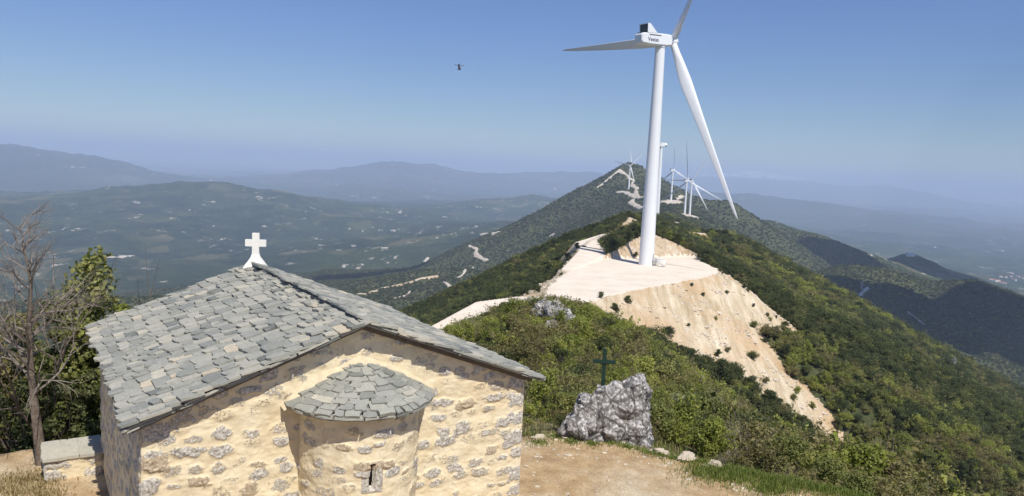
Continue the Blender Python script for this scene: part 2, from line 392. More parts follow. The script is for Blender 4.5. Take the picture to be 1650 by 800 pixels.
def mk_dirt():
    n = NT('dry_dirt', .95, .15); p = n.geo_pos()
    a = n.noise(.35, 5, .6, p); b = n.noise(3.0, 6, .65, p); c = n.noise(28, 4, .6, p)
    col = n.ramp(b, [(.3, (.30, .20, .105)), (.5, (.42, .295, .16)), (.7, (.53, .40, .245))])
    pale = n.ramp(a, [(.48, 0.), (.62, 1.)])
    col = n.mix(pale, col, n.ramp(b, [(.3, (.46, .37, .24)), (.7, (.62, .52, .37))]))
    v = n.voro(16, p); peb = n.ramp(v, [(.16, 1.), (.24, 0.)]); sel = n.ramp(n.noise(5, 3, .5, p), [(.52, 0.), (.6, 1.)])
    pm = n.math('MULTIPLY', peb, sel)
    col = n.mix(n.math('MULTIPLY', pm, .8), col, (.62, .56, .46))
    col = n.mix(n.ramp(c, [(.35, .45), (.55, 0.)]), col, (.2, .14, .08))
    h = n.math('ADD', n.math('MULTIPLY', b, .6), n.math('ADD', n.math('MULTIPLY', c, .35), n.math('MULTIPLY', pm, .5)))
    return n.done(col, n.bump(h, .9, .05))
def mk_hill():
    n = NT('scrub_hillside', .95, .1); p = n.geo_pos()
    a = n.noise(.011, 5, .6, p); b = n.noise(.12, 6, .65, p); v = n.voro(.17, p); v2 = n.voro(.42, p)
    col = n.ramp(b, [(.3, (.032, .043, .019)), (.5, (.060, .070, .033)), (.66, (.10, .10, .053)), (.78, (.18, .16, .10))])
    col = n.mix(n.ramp(a, [(.42, 0.), (.6, .75)]), col, n.ramp(b, [(.35, (.055, .07, .025)), (.7, (.11, .115, .045))]))
    col = n.mix(n.ramp(v, [(.2, .4), (.5, 0.)]), col, (.04, .052, .024))
    rock = n.math('MULTIPLY', n.ramp(n.noise(.055, 5, .7, p), [(.63, 0.), (.70, 1.)]), n.ramp(n.noise(.9, 4, .7, p), [(.45, 0.), (.6, 1.)]))
    col = n.mix(n.math('MULTIPLY', rock, .85), col, (.40, .38, .35))
    fine = n.noise(2.6, 6, .7, p); fine2 = n.noise(.8, 4, .6, p)
    dl = n.new('ShaderNodeVectorMath', operation='LENGTH'); n.l(p, dl.inputs[0]); nm = n.ramp(n.math('MULTIPLY', dl.outputs[1], .005), [(.12, 1.), (.45, .15)])
    col = n.mix(n.math('MULTIPLY', nm, n.ramp(fine, [(.42, 0.), (.60, .65)])), col, n.ramp(fine2, [(.35, (.13, .135, .05)), (.5, (.25, .21, .11)), (.68, (.36, .31, .21))]))
    col = n.mix(n.ramp(fine, [(.28, .7), (.42, 0.)]), col, (.03, .038, .014))
    h = n.math('SUBTRACT', n.math('MULTIPLY', b, 1.2), n.math('ADD', v, n.math('MULTIPLY', v2, .4)))
    return n.done(col, n.bump(h, .9, 3.0))
def mk_gravel():
    n = NT('pale_gravel', .95, .15); p = n.geo_pos()
    b = n.noise(.16, 5, .6, p); c = n.noise(2.2, 5, .65, p)
    col = n.ramp(c, [(.3, (.64, .55, .44)), (.6, (.74, .66, .545))])
    col = n.mix(n.ramp(b, [(.42, 0.), (.62, .55)]), col, (.60, .50, .40))
    d = n.noise(.05, 3, .5, p, 1.5)
    col = n.mix(n.ramp(d, [(.47, 0.), (.5, .22), (.53, 0.)]), col, (.52, .43, .34))
    return n.done(col, n.bump(c, .5, .12))
def mk_embank():
    n = NT('earth_fill', .95, .1); p = n.geo_pos()
    mp = n.new('ShaderNodeMapping'); n.l(p, mp.inputs[0]); mp.inputs['Rotation'].default_value = (0, 0, rad(-54.4)); mp.inputs['Scale'].default_value = (1, .09, .3); u = mp.outputs[0]; a = n.noise(.42, 6, .68, u); b = n.noise(.045, 4, .6, p); c = n.noise(1.6, 5, .7, p)
    col = n.ramp(a, [(.28, (.30, .215, .125)), (.42, (.46, .365, .235)), (.56, (.60, .50, .355)), (.72, (.69, .605, .47))])
    col = n.mix(n.ramp(b, [(.45, 0.), (.62, .7)]), col, n.ramp(c, [(.3, (.42, .25, .12)), (.7, (.58, .42, .25))]))
    col = n.mix(n.ramp(c, [(.30, .6), (.42, 0.)]), col, (.2, .14, .08))
    return n.done(col, n.bump(n.math('ADD', a, n.math('MULTIPLY', c, .5)), .9, .7))
def mk_cut():
    n = NT('cut_limestone', .95, .1); p = n.geo_pos()
    u = n.scale(p, 1, 1, .45); a = n.noise(.35, 6, .7, u, .6); v = n.voro(.8, u); c = n.noise(1.8, 5, .7, p)
    col = n.ramp(a, [(.3, (.34, .22, .12)), (.45, (.55, .42, .28)), (.6, (.66, .56, .43)), (.75, (.72, .64, .53))])
    col = n.mix(n.ramp(v, [(.1, .5), (.3, 0.)]), col, (.32, .24, .15))
    col = n.mix(n.ramp(c, [(.3, .6), (.43, 0.)]), col, (.26, .18, .10))
    return n.done(col, n.bump(n.math('ADD', a, n.math('MULTIPLY', c, .7)), 1., .9))
def mk_valley():
    n = NT('wooded_valley', .95, .1); p = n.geo_pos()
    a = n.noise(.0011, 6, .62, p); b = n.noise(.0065, 6, .65, p); c = n.noise(.045, 5, .7, p)
    col = n.ramp(b, [(.3, (.010, .020, .012)), (.5, (.022, .035, .017)), (.64, (.043, .054, .026)), (.78, (.09, .085, .05))])
    col = n.mix(n.ramp(a, [(.45, 0.), (.6, .6)]), col, n.ramp(c, [(.3, (.033, .052, .018)), (.7, (.068, .085, .03))]))
    col = n.mix(n.ramp(n.voro(.03, p), [(.15, .6), (.45, 0.)]), col, (.013, .024, .010))
    u = n.scale(p, 1, .45, 1)
    vc = n.voro(.0075, n.scale(p, 1, .6, 1), 'F1', 'Color'); sep = n.new('ShaderNodeSeparateColor'); n.l(vc, sep.inputs[0])
    flat = n.ramp(n.noise(.0009, 3, .5, p), [(.44, 0.), (.56, .7)])
    col = n.mix(n.math('MULTIPLY', flat, n.ramp(sep.outputs[0], [(.45, 0.), (.55, 1.)])), col, n.ramp(sep.outputs[1], [(.1, (.03, .05, .018)), (.45, (.07, .085, .03)), (.8, (.13, .115, .06))]))
    band = n.ramp(n.noise(.0032, 4, .6, n.scale(p, .5, 1.2, 1), 1.2), [(.50, 0.), (.58, 1.)])
    sp = n.math('MULTIPLY', n.ramp(n.noise(.017, 4, .75, u), [(.575, 0.), (.62, 1.)]), n.math('MULTIPLY', band, n.ramp(n.noise(.0016, 3, .5, p), [(.43, 0.), (.54, 1.)])))
    col = n.mix(n.math('MULTIPLY', sp, .9), col, n.ramp(c, [(.35, (.36, .31, .24)), (.65, (.66, .60, .52))]))
    h = n.math('ADD', n.math('MULTIPLY', b, 1.), n.math('MULTIPLY', c, .25))
    return n.done(col, n.bump(h, .8, 40.))
def mk_mount():
    n = NT('far_range', .95, .1); p = n.geo_pos()
    a = n.noise(.0007, 6, .65, p); b = n.noise(.004, 5, .65, p)
    col = n.ramp(a, [(.3, (.014, .024, .015)), (.55, (.038, .050, .028)), (.72, (.11, .105, .075))])
    sp = n.math('MULTIPLY', n.ramp(n.noise(.006, 4, .75, n.scale(p, 1, .4, 1)), [(.62, 0.), (.66, 1.)]), n.ramp(n.noise(.0009, 3, .5, p), [(.48, 0.), (.58, 1.)]))
    col = n.mix(n.math('MULTIPLY', sp, .8), col, (.55, .50, .43))
    sx = n.new('ShaderNodeSeparateXYZ'); n.l(p, sx.inputs[0])
    snow = n.math('MULTIPLY', n.ramp(n.math('MULTIPLY', n.math('SUBTRACT', sx.outputs[2], -100.), .002), [(.28, 0.), (.5, 1.)]), n.ramp(b, [(.42, 0.), (.55, 1.)]))
    snow = n.math('MULTIPLY', snow, n.math('GREATER_THAN', sx.outputs[0], 4000.))
    col = n.mix(snow, col, (.82, .83, .86))
    return n.done(col, n.bump(n.math('ADD', a, n.math('MULTIPLY', b, .3)), .8, 160.))
M_DIRT, M_HILL, M_GRAVEL, M_EMBANK, M_CUT, M_VALLEY, M_MOUNT = mk_dirt(), mk_hill(), mk_gravel(), mk_embank(), mk_cut(), mk_valley(), mk_mount()
build_terrain(1.0)
# ------------------------------------------------------------------ chapel
F0 = np.array([-1.7733, 9.5715, -2.0013]); YAW = .56418; CL = 5.75; CW = 2.75; CDROP = 1.0117
_D = np.array([-math.sin(YAW), math.cos(YAW), 0]); _S = np.array([math.cos(YAW), math.sin(YAW), 0])
APEX = 3.4                                         # roof apex over the yard
WX, WY0, WY1 = 2.55, .20, 5.52                     # wall half width, front and back wall (measured from the verge)
def ch(s, b, z): return (s, b - CL / 2, z)

def mk_wall():
    n = NT('rubble_masonry', .95, .1); p = n.co('Object'); st = n.attr('stone'); tn = n.attr('tone')
    a = n.noise(5, 5, .6, p); b = n.noise(28, 6, .7, p); c = n.noise(90, 4, .7, p); g = n.noise(1.1, 3, .5, p)
    mort = n.ramp(a, [(.3, (.65, .535, .345)), (.5, (.73, .625, .425)), (.7, (.775, .685, .495))])
    mort = n.mix(n.ramp(g, [(.52, 0.), (.70, .45)]), mort, (.63, .48, .28))
    mort = n.mix(n.ramp(b, [(.36, .35), (.5, 0.)]), mort, (.55, .44, .28))
    sc = n.ramp(b, [(.30, (.10, .085, .07)), (.40, (.33, .30, .255)), (.52, (.57, .53, .46)), (.64, (.77, .72, .62))])
    warm = n.ramp(b, [(.3, (.30, .21, .11)), (.5, (.54, .41, .25)), (.7, (.68, .56, .38))])
    sc = n.mix(n.ramp(tn, [(.76, 0.), (.86, .7)]), sc, warm)
    sc = n.mix(n.ramp(c, [(.33, .6), (.45, 0.)]), sc, (.12, .10, .085))
    edge = n.math('ADD', st, n.math('MULTIPLY', n.math('SUBTRACT', b, .5), 2.1))
    edge = n.math('ADD', edge, n.math('MULTIPLY', n.math('SUBTRACT', a, .5), 1.3))
    f = n.ramp(edge, [(.40, 0.), (.62, 1.)])
    col = n.mix(f, mort, sc)
    h = n.math('ADD', n.math('MULTIPLY', n.math('ADD', b, n.math('MULTIPLY', c, .5)), n.math('ADD', n.math('MULTIPLY', f, 1.1), .25)), 0)
    return n.done(col, n.bump(h, .8, .016))
def mk_slate():
    n = NT('schist_slate', .7, .35); p = n.co('Object'); tn = n.attr('tone')
    a = n.noise(9, 5, .65, p); b = n.noise(45, 5, .65, p); u = n.scale(p, 2.5, .8, 9); s = n.noise(7, 5, .6, u, .8)
    base = n.ramp(tn, [(0, (.17, .175, .155)), (.22, (.275, .278, .243)), (.5, (.375, .368, .312)), (.72, (.45, .425, .35)), (.86, (.53, .49, .39)), (1, (.56, .48, .35))])
    col = n.mix(.75, base, n.ramp(s, [(.28, (.25, .26, .25)), (.5, (.56, .56, .54)), (.72, (.92, .9, .85))]), 'MULTIPLY')
    col = n.mix(.55, col, base)
    col = n.mix(n.ramp(a, [(.56, 0.), (.68, .5)]), col, (.36, .345, .285))
    col = n.mix(n.ramp(b, [(.60, 0.), (.72, .45)]), col, (.45, .44, .40))
    col = n.mix(n.ramp(b, [(.28, .5), (.4, 0.)]), col, (.08, .085, .08))
    return n.done(col, n.bump(n.math('ADD', s, n.math('MULTIPLY', b, .5)), .6, .012))
M_WALL, M_SLATE = mk_wall(), mk_slate()
def simple(name, col, rough=.7, spec=.3, nscale=6, amt=.25, bump=.2, bdist=.01):
    n = NT(name, rough, spec); p = n.co('Object'); a = n.noise(nscale, 5, .6, p)
    lo = tuple(c * (1 - amt) for c in col); hi = tuple(min(.95, c * (1 + amt * .6)) for c in col)
    return n.done(n.ramp(a, [(.3, lo), (.7, hi)]), n.bump(a, bump, bdist) if bump else None)
M_UNDER = simple('weathered_board', (.15, .125, .10), .9, .1, 12)
M_WHITE = simple('white_lime_paint', (.80, .765, .69), .7, .2, 8, .06, .15)
M_MORTAR = simple('lime_mortar', (.60, .505, .345), .95, .1, 7, .18, .5, .02)
M_SLIT_SHADE = simple('slit_shade_black', (.012, .010, .008), .9, .05, 3, .1, 0)  # black painted in for the shade inside the apse slit

def stones(u0, u1, v0, v1, rs, quoin=()):
    out = []; v = v0 + .1
    while v < v1:
        rowh = rs.uniform(.13, .24); u = u0 + rs.uniform(-.1, .2)
        while u < u1:
            a = rs.uniform(.075, .155) * (1.35 if rs.random() < .25 else 1); b = min(rowh * .46, a * rs.uniform(.34, .78), .105)
            gap = rs.uniform(.015, .10)
            u += a
            if rs.random() < .92: out.append((u, v + rs.uniform(-.05, .05), a, b, rs.uniform(-.16, .16), rs.random(), rs.choice((rs.uniform(.30, .6), rs.uniform(.6, 1.0)))))
            u += a + gap
        v += rowh
    for q in quoin:                                 # bigger stones up the corners
        v = v0 + .08
        while v < v1:
            b = rs.uniform(.09, .14); a = rs.uniform(.12, .24)
            out.append((q + (a * .6 if q < (u0 + u1) / 2 else -a * .6), v + b, a, b, 0, rs.random(), 1.0)); v += 2 * b + rs.uniform(.02, .1)
    return out
def masonry(U, Vv, st, seed):
    """relief (m), stone mask, tone for points with wall coordinates U, Vv"""
    mask = np.zeros(U.shape); tone = np.zeros(U.shape); rel = np.zeros(U.shape)
    n1 = fbm(U / .09, Vv / .09, 4, seed); n2 = fbm(U / .035, Vv / .035, 4, seed + 3)
    for (cu, cv, a, b, ro, tn, am) in st:
        sel = (np.abs(U - cu) < a * 1.6) & (np.abs(Vv - cv) < b * 1.9)
        if not sel.any(): continue
        du = U[sel] - cu; dv = Vv[sel] - cv
        x = du * math.cos(ro) + dv * math.sin(ro); y = -du * math.sin(ro) + dv * math.cos(ro)
        rr = (np.abs(x / a) ** 2.6 + np.abs(y / b) ** 2.6) ** (1 / 2.6) + .55 * n1[sel] + .22 * n2[sel]
        m = smooth(1.2, .55, rr) * am
        up = m > mask[sel]
        t = mask[sel]; t[up] = m[up]; mask[sel] = t
        t = tone[sel]; t[up] = tn; tone[sel] = t
        t = rel[sel]; t[up] = (m * (.010 + .014 * tn))[up]; rel[sel] = t
    d = rel + mask * (.011 * n2 + .009 * n1) + (1 - mask) * (.016 * fbm(U / .26, Vv / .16, 5, seed + 7) + .003 * n2)
    return d, mask, tone
def wall_sheet(name, parent, place, u0, u1, vtop, nu, nv, seed, extra=None, closed_edges=True):
    """place(u, v, d) -> local xyz; vtop(u) top of the wall"""
    u = np.linspace(u0, u1, nu); t = np.linspace(0, 1, nv); U, T = np.meshgrid(u, t); Vv = T * vtop(U)
    st = stones(u0, u1, 0, float(vtop(u).max()), random.Random(seed), (u0, u1) if closed_edges else ())
    d, m, tn = masonry(U, Vv, st, seed)
    if extra is not None: d, m = extra(U, Vv, d, m)
    if closed_edges:
        f = smooth(0, .035, np.minimum(U - u0, u1 - U)); d = d * f
    Vx = np.stack(place(U, Vv, d), -1).reshape(-1, 3)
    i = np.arange(nv - 1)[:, None] * nu; k = np.arange(nu - 1)[None]
    F = np.stack([i + k, i + k + 1, i + nu + k + 1, i + nu + k], -1).reshape(-1, 4)
    return np_obj(name, Vx, F, [M_WALL], parent, smooth_=True, attrs={'stone': m.ravel(), 'tone': tn.ravel()})

def plate(acc, quad, up, th, tone, rs, cut=.1):
    """an irregular slab of slate: quad = 4 corners (ccw seen from above), up = normal, th = thickness"""
    q = [np.array(c, float) for c in quad]; pts = []
    for i in range(4):
        a, b = q[i], q[(i + 1) % 4]; e = b - a
        inn = np.cross(up, e); inn /= np.linalg.norm(inn) + 1e-9
        ln = np.linalg.norm(e)
        pts.append(a + e * rs.uniform(.02, cut) + inn * rs.uniform(0, .02))
        for f in (.35, .68): pts.append(a + e * (f + rs.uniform(-.1, .1)) + inn * rs.uniform(-.012, .018))
    n = len(pts); top = np.array(pts) + up * th; c = top.mean(0); mid = (top - c) * 1.0 + c
    bot = np.array(pts) + (np.array(pts) - np.array(pts).mean(0)) * .02
    top = top + up[None] * np.array([rs.uniform(-.004, .003) for _ in range(n)])[:, None]
    V = np.vstack([top, bot, [c + up * .002], [bot.mean(0)]]); F = []
    for i in range(n):
        j = (i + 1) % n
        F += [(i, j, 2 * n, 2 * n), (j, i, n + i, n + j), (n + j, n + i, 2 * n + 1, 2 * n + 1)]
    acc.append((V, [f if f[2] != f[3] else f[:3] for f in F], tone))
def plates_obj(name, acc, mat, parent):
    V = []; F3 = []; A = []; off = 0
    for (v, fs, tone) in acc:
        V.append(v); A.append(np.full(len(v), tone))
        for f in fs:
            if len(f) == 3: F3.append([i + off for i in f])
            else: F3.append([f[0] + off, f[1] + off, f[2] + off]); F3.append([f[0] + off, f[2] + off, f[3] + off])
        off += len(v)
    return np_obj(name, np.concatenate(V), np.array(F3), [mat], parent, attrs={'tone': np.concatenate(A)})

def build_chapel():
    root = empty('chapel', tuple(F0 + _D * CL / 2 - np.array([0, 0, APEX])), YAW)
    tag(root, 'small cream stone chapel with grey slate gable roof and round apse', 'chapel')
    rs = random.Random(3); slope = CDROP / CW
    top = lambda s: APEX - .10 - slope * np.abs(s)
    front = wall_sheet('wall', root, lambda U, V, d: (U, WY0 - CL / 2 - d, V), -WX, WX, top, 430, 290, 5)
    wall_sheet('wall', root, lambda U, V, d: (-WX - d, WY1 - CL / 2 - U, V), 0, WY1 - WY0, lambda u: np.full_like(u, APEX - .10 - slope * WX), 430, 220, 9)
    wall_sheet('wall', root, lambda U, V, d: (WX + d, WY0 - CL / 2 + U, V), 0, WY1 - WY0, lambda u: np.full_like(u, APEX - .10 - slope * WX), 140, 70, 13)
    wall_sheet('wall', root, lambda U, V, d: (-U, WY1 - CL / 2 + d, V), -WX, WX, top, 140, 90, 17)
    # roof
    Ls = math.hypot(CW, CDROP); acc = []
    for sg in (-1, 1):
        dn = np.array([sg * CW, 0, -CDROP]) / Ls; al = np.array([0, 1.0, 0]); up = np.cross(al, dn) * (1 if sg > 0 else -1)
        up = up / np.linalg.norm(up); up = up if up[2] > 0 else -up
        p = Ls; k = 0
        while p > -.02:
            ex = rs.uniform(.145, .205) if p > .6 else rs.uniform(.09, .14)
            y = -.03 + rs.uniform(-.05, .05)
            while y < CL - .05:
                w = rs.choice((rs.uniform(.12, .20), rs.uniform(.16, .32))); y1 = min(y + w, CL + .03)
                if CL - y1 < .12: y1 = CL + rs.uniform(-.02, .04)
                th = rs.uniform(.018, .036); lo = p + rs.uniform(-.05, .035); hi = max(lo - ex - rs.uniform(.12, .2), -.06)
                liftl, lifth = .030 + rs.uniform(0, .02), rs.uniform(-.004, .006)
                base = np.array([0, -CL / 2, APEX])
                g = .006
                c = [base + dn * (lo + rs.uniform(-.02, .02)) + al * (y + g) + up * liftl, base + dn * (lo + rs.uniform(-.02, .02)) + al * (y1 - g) + up * (liftl + rs.uniform(-.006, .006)),
                     base + dn * hi + al * (y1 - g) + up * lifth, base + dn * hi + al * (y + g) + up * lifth]
                if sg < 0: c = c[::-1]
                c = c if np.dot(np.cross(c[1] - c[0], c[2] - c[1]), up) > 0 else c[::-1]
                c = [q + np.array([0, 0, .035 * float(vnoise(q[1] * .9, q[0] * .8, 15)) + .012 * float(vnoise(q[1] * 3.3, q[0] * 2.9, 16))]) for q in c]
                t = min(1, max(0, rs.gauss(.46, .19) + (rs.random() < .06) * .3))
                plate(acc, c, up, th, t, rs)
                y = y1
            p -= ex; k += 1
        # doubled edge slabs along both verges and the eave, showing as layers
        for lay in range(2):
            q = 0.0
            while q < Ls:
                w = rs.uniform(.35, .6); q1 = min(q + w, Ls + .02)
                for e0, e1 in ((-.02 + .03 * lay + rs.uniform(-.015, .02), .3), (CL - .3, CL + .01)):
                    base = np.array([0, -CL / 2, APEX]); z = -.012 - .03 * lay
                    c = [base + dn * q1 + al * e0 + up * z, base + dn * q1 + al * e1 + up * z, base + dn * q + al * e1 + up * z, base + dn * q + al * e0 + up * z]
                    c = c if np.dot(np.cross(c[1] - c[0], c[2] - c[1]), up) > 0 else c[::-1]
                    plate(acc, c, up, .024, min(1, max(0, rs.gauss(.45, .25))), rs, .05)
                q = q1
            y = 0
            while y < CL:
                y1 = min(CL, y + rs.uniform(.3, .55)); base = np.array([0, -CL / 2, APEX]); z = -.012 - .03 * lay; e = Ls + rs.uniform(-.02, .015) - .03 * lay
                c = [base + dn * e + al * y + up * z, base + dn * e + al * y1 + up * z, base + dn * (e - .3) + al * y1 + up * z, base + dn * (e - .3) + al * y + up * z]
                c = c if np.dot(np.cross(c[1] - c[0], c[2] - c[1]), up) > 0 else c[::-1]
                plate(acc, c, up, .024, rs.random() * .6, rs, .05); y = y1
    # ridge pieces laid over the top
    y = 0
    while y < CL - .3:
        y1 = y + rs.uniform(.18, .34); sgn = rs.choice((-1, 1, 1))
        a, b, z = -.10 + rs.uniform(-.03, .03), .16 + rs.uniform(-.03, .05), APEX + .035 + rs.uniform(0, .015)
        if sgn < 0: a, b = -b * .8, -a
        up = np.array([slope * .8, 0, 1.0]); up /= np.linalg.norm(up)
        c = [np.array([a, y - CL / 2, z - a * slope * .7]), np.array([b, y - CL / 2, z - b * slope * .8]), np.array([b, y1 - CL / 2, z - b * slope * .8]), np.array([a, y1 - CL / 2, z - a * slope * .7])]
        plate(acc, c, up, rs.uniform(.02, .035), min(1, max(0, rs.gauss(.42, .22))), rs); y = y1 - .01
    roof = plates_obj('roof', acc, M_SLATE, root)
    bm = bmesh.new()
    for sg in (-1, 1):
        a = [(0, -.012), (sg * (CW - .10), -.012 - slope * (CW - .10)), (sg * (CW - .10), -.07 - slope * (CW - .10)), (0, -.07)]
        f0 = [bm.verts.new((s, .15 - CL / 2, APEX - .045 + z)) for s, z in a]; f1 = [bm.verts.new((s, CL / 2 - .07, APEX - .045 + z)) for s, z in a]
        bm.faces.new(f0); bm.faces.new(f1[::-1])
        for i in range(4): bm.faces.new((f0[i], f1[i], f1[(i + 1) % 4], f0[(i + 1) % 4]))
    bm_obj('roof_deck', bm, M_UNDER, roof)
    # apse
    RA, ZA = .77, APEX - 1.00
    arc = math.pi * RA
    def slit(U, V, d, m):
        uu = np.abs(U - arc * .46) - .008 * np.sin(V * 21); s = (uu < .034) & (V > 1.46) & (V < 1.79)
        near_ = (np.abs(U - arc * .46) < .13) & (V > 1.42) & (V < 1.82)
        m = np.where(near_, np.maximum(m, .75), m); d = np.where(near_, d + .008, d)
        return np.where(s, -.16, d), np.where(s, 1, m)
    def pl(U, V, d):
        ph = U / RA; return -(RA + d) * np.cos(ph), WY0 - CL / 2 - (RA + d) * np.sin(ph), V
    apse = wall_sheet('apse', root, pl, 0, arc, lambda u: np.full_like(u, ZA), 300, 250, 23, slit, False)
    ph = .46 * math.pi; bm = bmesh.new()
    box(bm, 0, 0, 0, .09, .012, .36, 0, Matrix.Translation((-(RA - .14) * math.cos(ph), WY0 - CL / 2 - (RA - .14) * math.sin(ph), 1.625)) @ Matrix.Rotation(ph - math.pi / 2, 4, 'Z'))
    bm_obj('slit_shade_plate', bm, M_SLIT_SHADE, apse)  # black plate at the back of the carved slit, standing in for its shade
    acc = []; RE = .955; ze, zt = ZA + .0, APEX - .55
    r = RE; rise = lambda rr: ze + (zt - ze) * (1 - (rr / RE) ** 1.25)
    rings = [RE, .87, .785, .70, .615, .53, .445, .36, .275, .19]
    for lay in (0, 1):                                       # double drip course
        a = 0
        while a < math.pi:
            a1 = min(math.pi, a + rs.uniform(.25, .5)); ri = .6; rr = RE + .012 * lay - .03 * (1 - lay); z = ze - .03 + .026 * lay
            P4 = [np.array([-q * math.cos(t), WY0 - CL / 2 - q * math.sin(t), z + (rr - q) * .12]) for q, t in ((rr, a), (rr, a1), (ri, a1), (ri, a))]
            c = P4 if np.cross(P4[1] - P4[0], P4[2] - P4[1])[2] > 0 else P4[::-1]
            plate(acc, c, np.array([0, 0, 1.0]), .024, min(1, max(0, rs.gauss(.4, .2))), rs, .05); a = a1
    for i, rr in enumerate(rings):
        a = -.03
        while a < math.pi + .02:
            a1 = a + rs.uniform(.10, .34) / max(rr, .25)
            if math.pi - a1 < .09 / rr: a1 = math.pi + .03
            ri = max(.02, rr - .16); z0 = rise(rr) + .012 + rs.uniform(0, .012); z1 = rise(ri) - .004
            am = (a + a1) / 2
            def pt(q, t, z): return np.array([-q * math.cos(t), WY0 - CL / 2 - q * math.sin(t), z])
            ro = rr + rs.uniform(-.012, .015)
            c = [pt(ro, a + .008, z0), pt(ro + rs.uniform(-.01, .01), a1 - .008, z0), pt(ri, a1 - .01, z1), pt(ri, a + .01, z1)]
            nrm = np.cross(c[1] - c[0], c[2] - c[1])
            if nrm[2] < 0: c = c[::-1]; nrm = -nrm
            nrm = nrm / (np.linalg.norm(nrm) + 1e-9)
            plate(acc, c, nrm, rs.uniform(.022, .04), min(1, max(0, rs.gauss(.36, .14) + (rs.random() < .06) * .2)), rs, .06); a = a1
    plates_obj('apse_roof', acc, M_SLATE, root)
    # mortar fillet where the apse roof meets the gable
    rows = []; n = 140
    for i in range(n + 1):
        s = -1.0 + 2.0 * i / n; z = rise(min(abs(s), RE)) + .01 - max(0, abs(s) - RE) * .6
        nx, nz = (s / (abs(s) + .25) * .45), .89; w = .07 + .03 * vnoise(s * 3.1, 0, 4) + .012 * vnoise(s * 11, 0, 5); w = float(w) * (1 - .6 * smooth(.85, 1.0, abs(s)))
        j2 = .012 * float(vnoise(s * 9, 3, 6))
        rows.append([(s + nx * k * w, WY0 - CL / 2 - o, z + nz * k * w) for k, o in ((-.6, .13), (-.2, .115 + j2), (.35, .075 + j2), (.9, .035), (1.5, -.01))])
    V = np.array(rows).reshape(-1, 3); i = np.arange(n)[:, None] * 5; k = np.arange(4)[None]
    F = np.stack([i + k, i + k + 1, i + 6 + k, i + 5 + k], -1).reshape(-1, 4)
    np_obj('mortar_fillet', V, F, [M_MORTAR], root, smooth_=True)
    return root

def build_cross():
    b = CL - .22; base = F0 + _D * b + np.array([0, 0, .01])
    o = empty('roof_cross', tuple(base), YAW - .42); o.scale = (.82,) * 3; tag(o, 'white stone cross with flared foot on the chapel ridge', 'cross')
    bm = bmesh.new(); t = .05
    def ext(pts):
        a = [bm.verts.new((x, -t, z)) for x, z in pts]; c = [bm.verts.new((x, t, z)) for x, z in pts]
        bm.faces.new(a); bm.faces.new(c[::-1])
        for i in range(len(pts)): bm.faces.new((a[i], c[i], c[(i + 1) % len(pts)], a[(i + 1) % len(pts)]))
    w = .075
    ext([(-w, .27), (w, .27), (w, .43), (.225, .43), (.225, .58), (w, .58), (w, .73), (-w, .73), (-w, .58), (-.225, .58), (-.225, .43), (-w, .43)])
    bm_obj('cross', bm, M_WHITE, o, bevel=.008)
    bm = bmesh.new(); ring = []
    for z, sx, sy in ((-.12, .26, .2), (-.02, .23, .17), (.08, .165, .12), (.18, .10, .075), (.268, .074, .052)):
        ring.append([bm.verts.new((x * sx, y * sy, z)) for x, y in ((-1, -1), (1, -1), (1, 1), (-1, 1))])
    for a, c in zip(ring[:-1], ring[1:]):
        for i in range(4): bm.faces.new((a[i], a[(i + 1) % 4], c[(i + 1) % 4], c[i]))
    bm.faces.new(ring[-1]); bm.faces.new(ring[0][::-1])
    bm_obj('foot', bm, M_WHITE, o)

def build_low_wall():
    o = empty('low_wall', tuple(F0 + _D * 5.45 + _S * -2.98 + np.array([0, 0, -3.9])), YAW)
    tag(o, 'low cream mortared wall with grey slab top beside the chapel corner', 'low wall')
    hx, hy, h = .42, .34, .84
    sheets = [(lambda U, V, d: (U, -hy - d, V), -hx, hx, 41), (lambda U, V, d: (-hx - d, -U, V), -hy, hy, 43), (lambda U, V, d: (-U, hy + d, V), -hx, hx, 45), (lambda U, V, d: (hx + d, U, V), -hy, hy, 47)]
    for pl, a, b, sd in sheets: wall_sheet('face', o, pl, a, b, lambda u: np.full_like(u, h), 90, 90, sd)
    rs = random.Random(9); acc = []
    for (x0, x1, y0, y1) in ((-.46, .08, -.38, .0), (.07, .44, -.38, .03), (-.45, -.05, .0, .38), (-.06, .44, .02, .38)):
        z = h + .01
        c = [np.array([x0, y0, z]), np.array([x1, y0, z]), np.array([x1, y1, z + .05]), np.array([x0, y1, z + .05])]
        plate(acc, c, np.array([0, 0, 1.]), .05, rs.uniform(.7, .9), rs, .08)
    plates_obj('top_slab', acc, M_SLATE, o)
build_chapel(); build_cross(); build_low_wall()
# ------------------------------------------------------------------ wind turbines
def mk_turb():
    n = NT('white_gelcoat', .4, .45); p = n.co('Object'); a = n.noise(.12, 4, .6, p); st = n.noise(1.4, 5, .65, n.scale(p, 1, 1, .04))
    col = n.ramp(a, [(.3, (.76, .77, .765)), (.7, (.81, .815, .81))]); return n.done(n.mix(n.ramp(st, [(.55, 0.), (.75, .22)]), col, (.58, .56, .52)))
M_TURB = mk_turb()
M_RADI = simple('dark_radiator', (.045, .055, .065), .5, .4, 3, .3, 0)
M_LETTER = simple('navy_lettering', (.05, .07, .13), .5, .3, 3, .1, 0)
M_STEEL = simple('galvanised_steel', (.42, .43, .44), .5, .5, 4, .15, 0)
M_CONC = simple('concrete', (.50, .47, .42), .9, .2, 3, .15, .3)
TB = onplane(1041, 427, PAD_Z); T1_D = math.hypot(*TB)
def hub_height():
    d = ray(1070, 68); return d[2] * TB[1] / d[1] - PAD_Z
TH = hub_height() - 1.6; BLADE = 302 / FPX * T1_D
AX = math.radians(90 - 57)                     # heading of the rotor axis, measured from +X
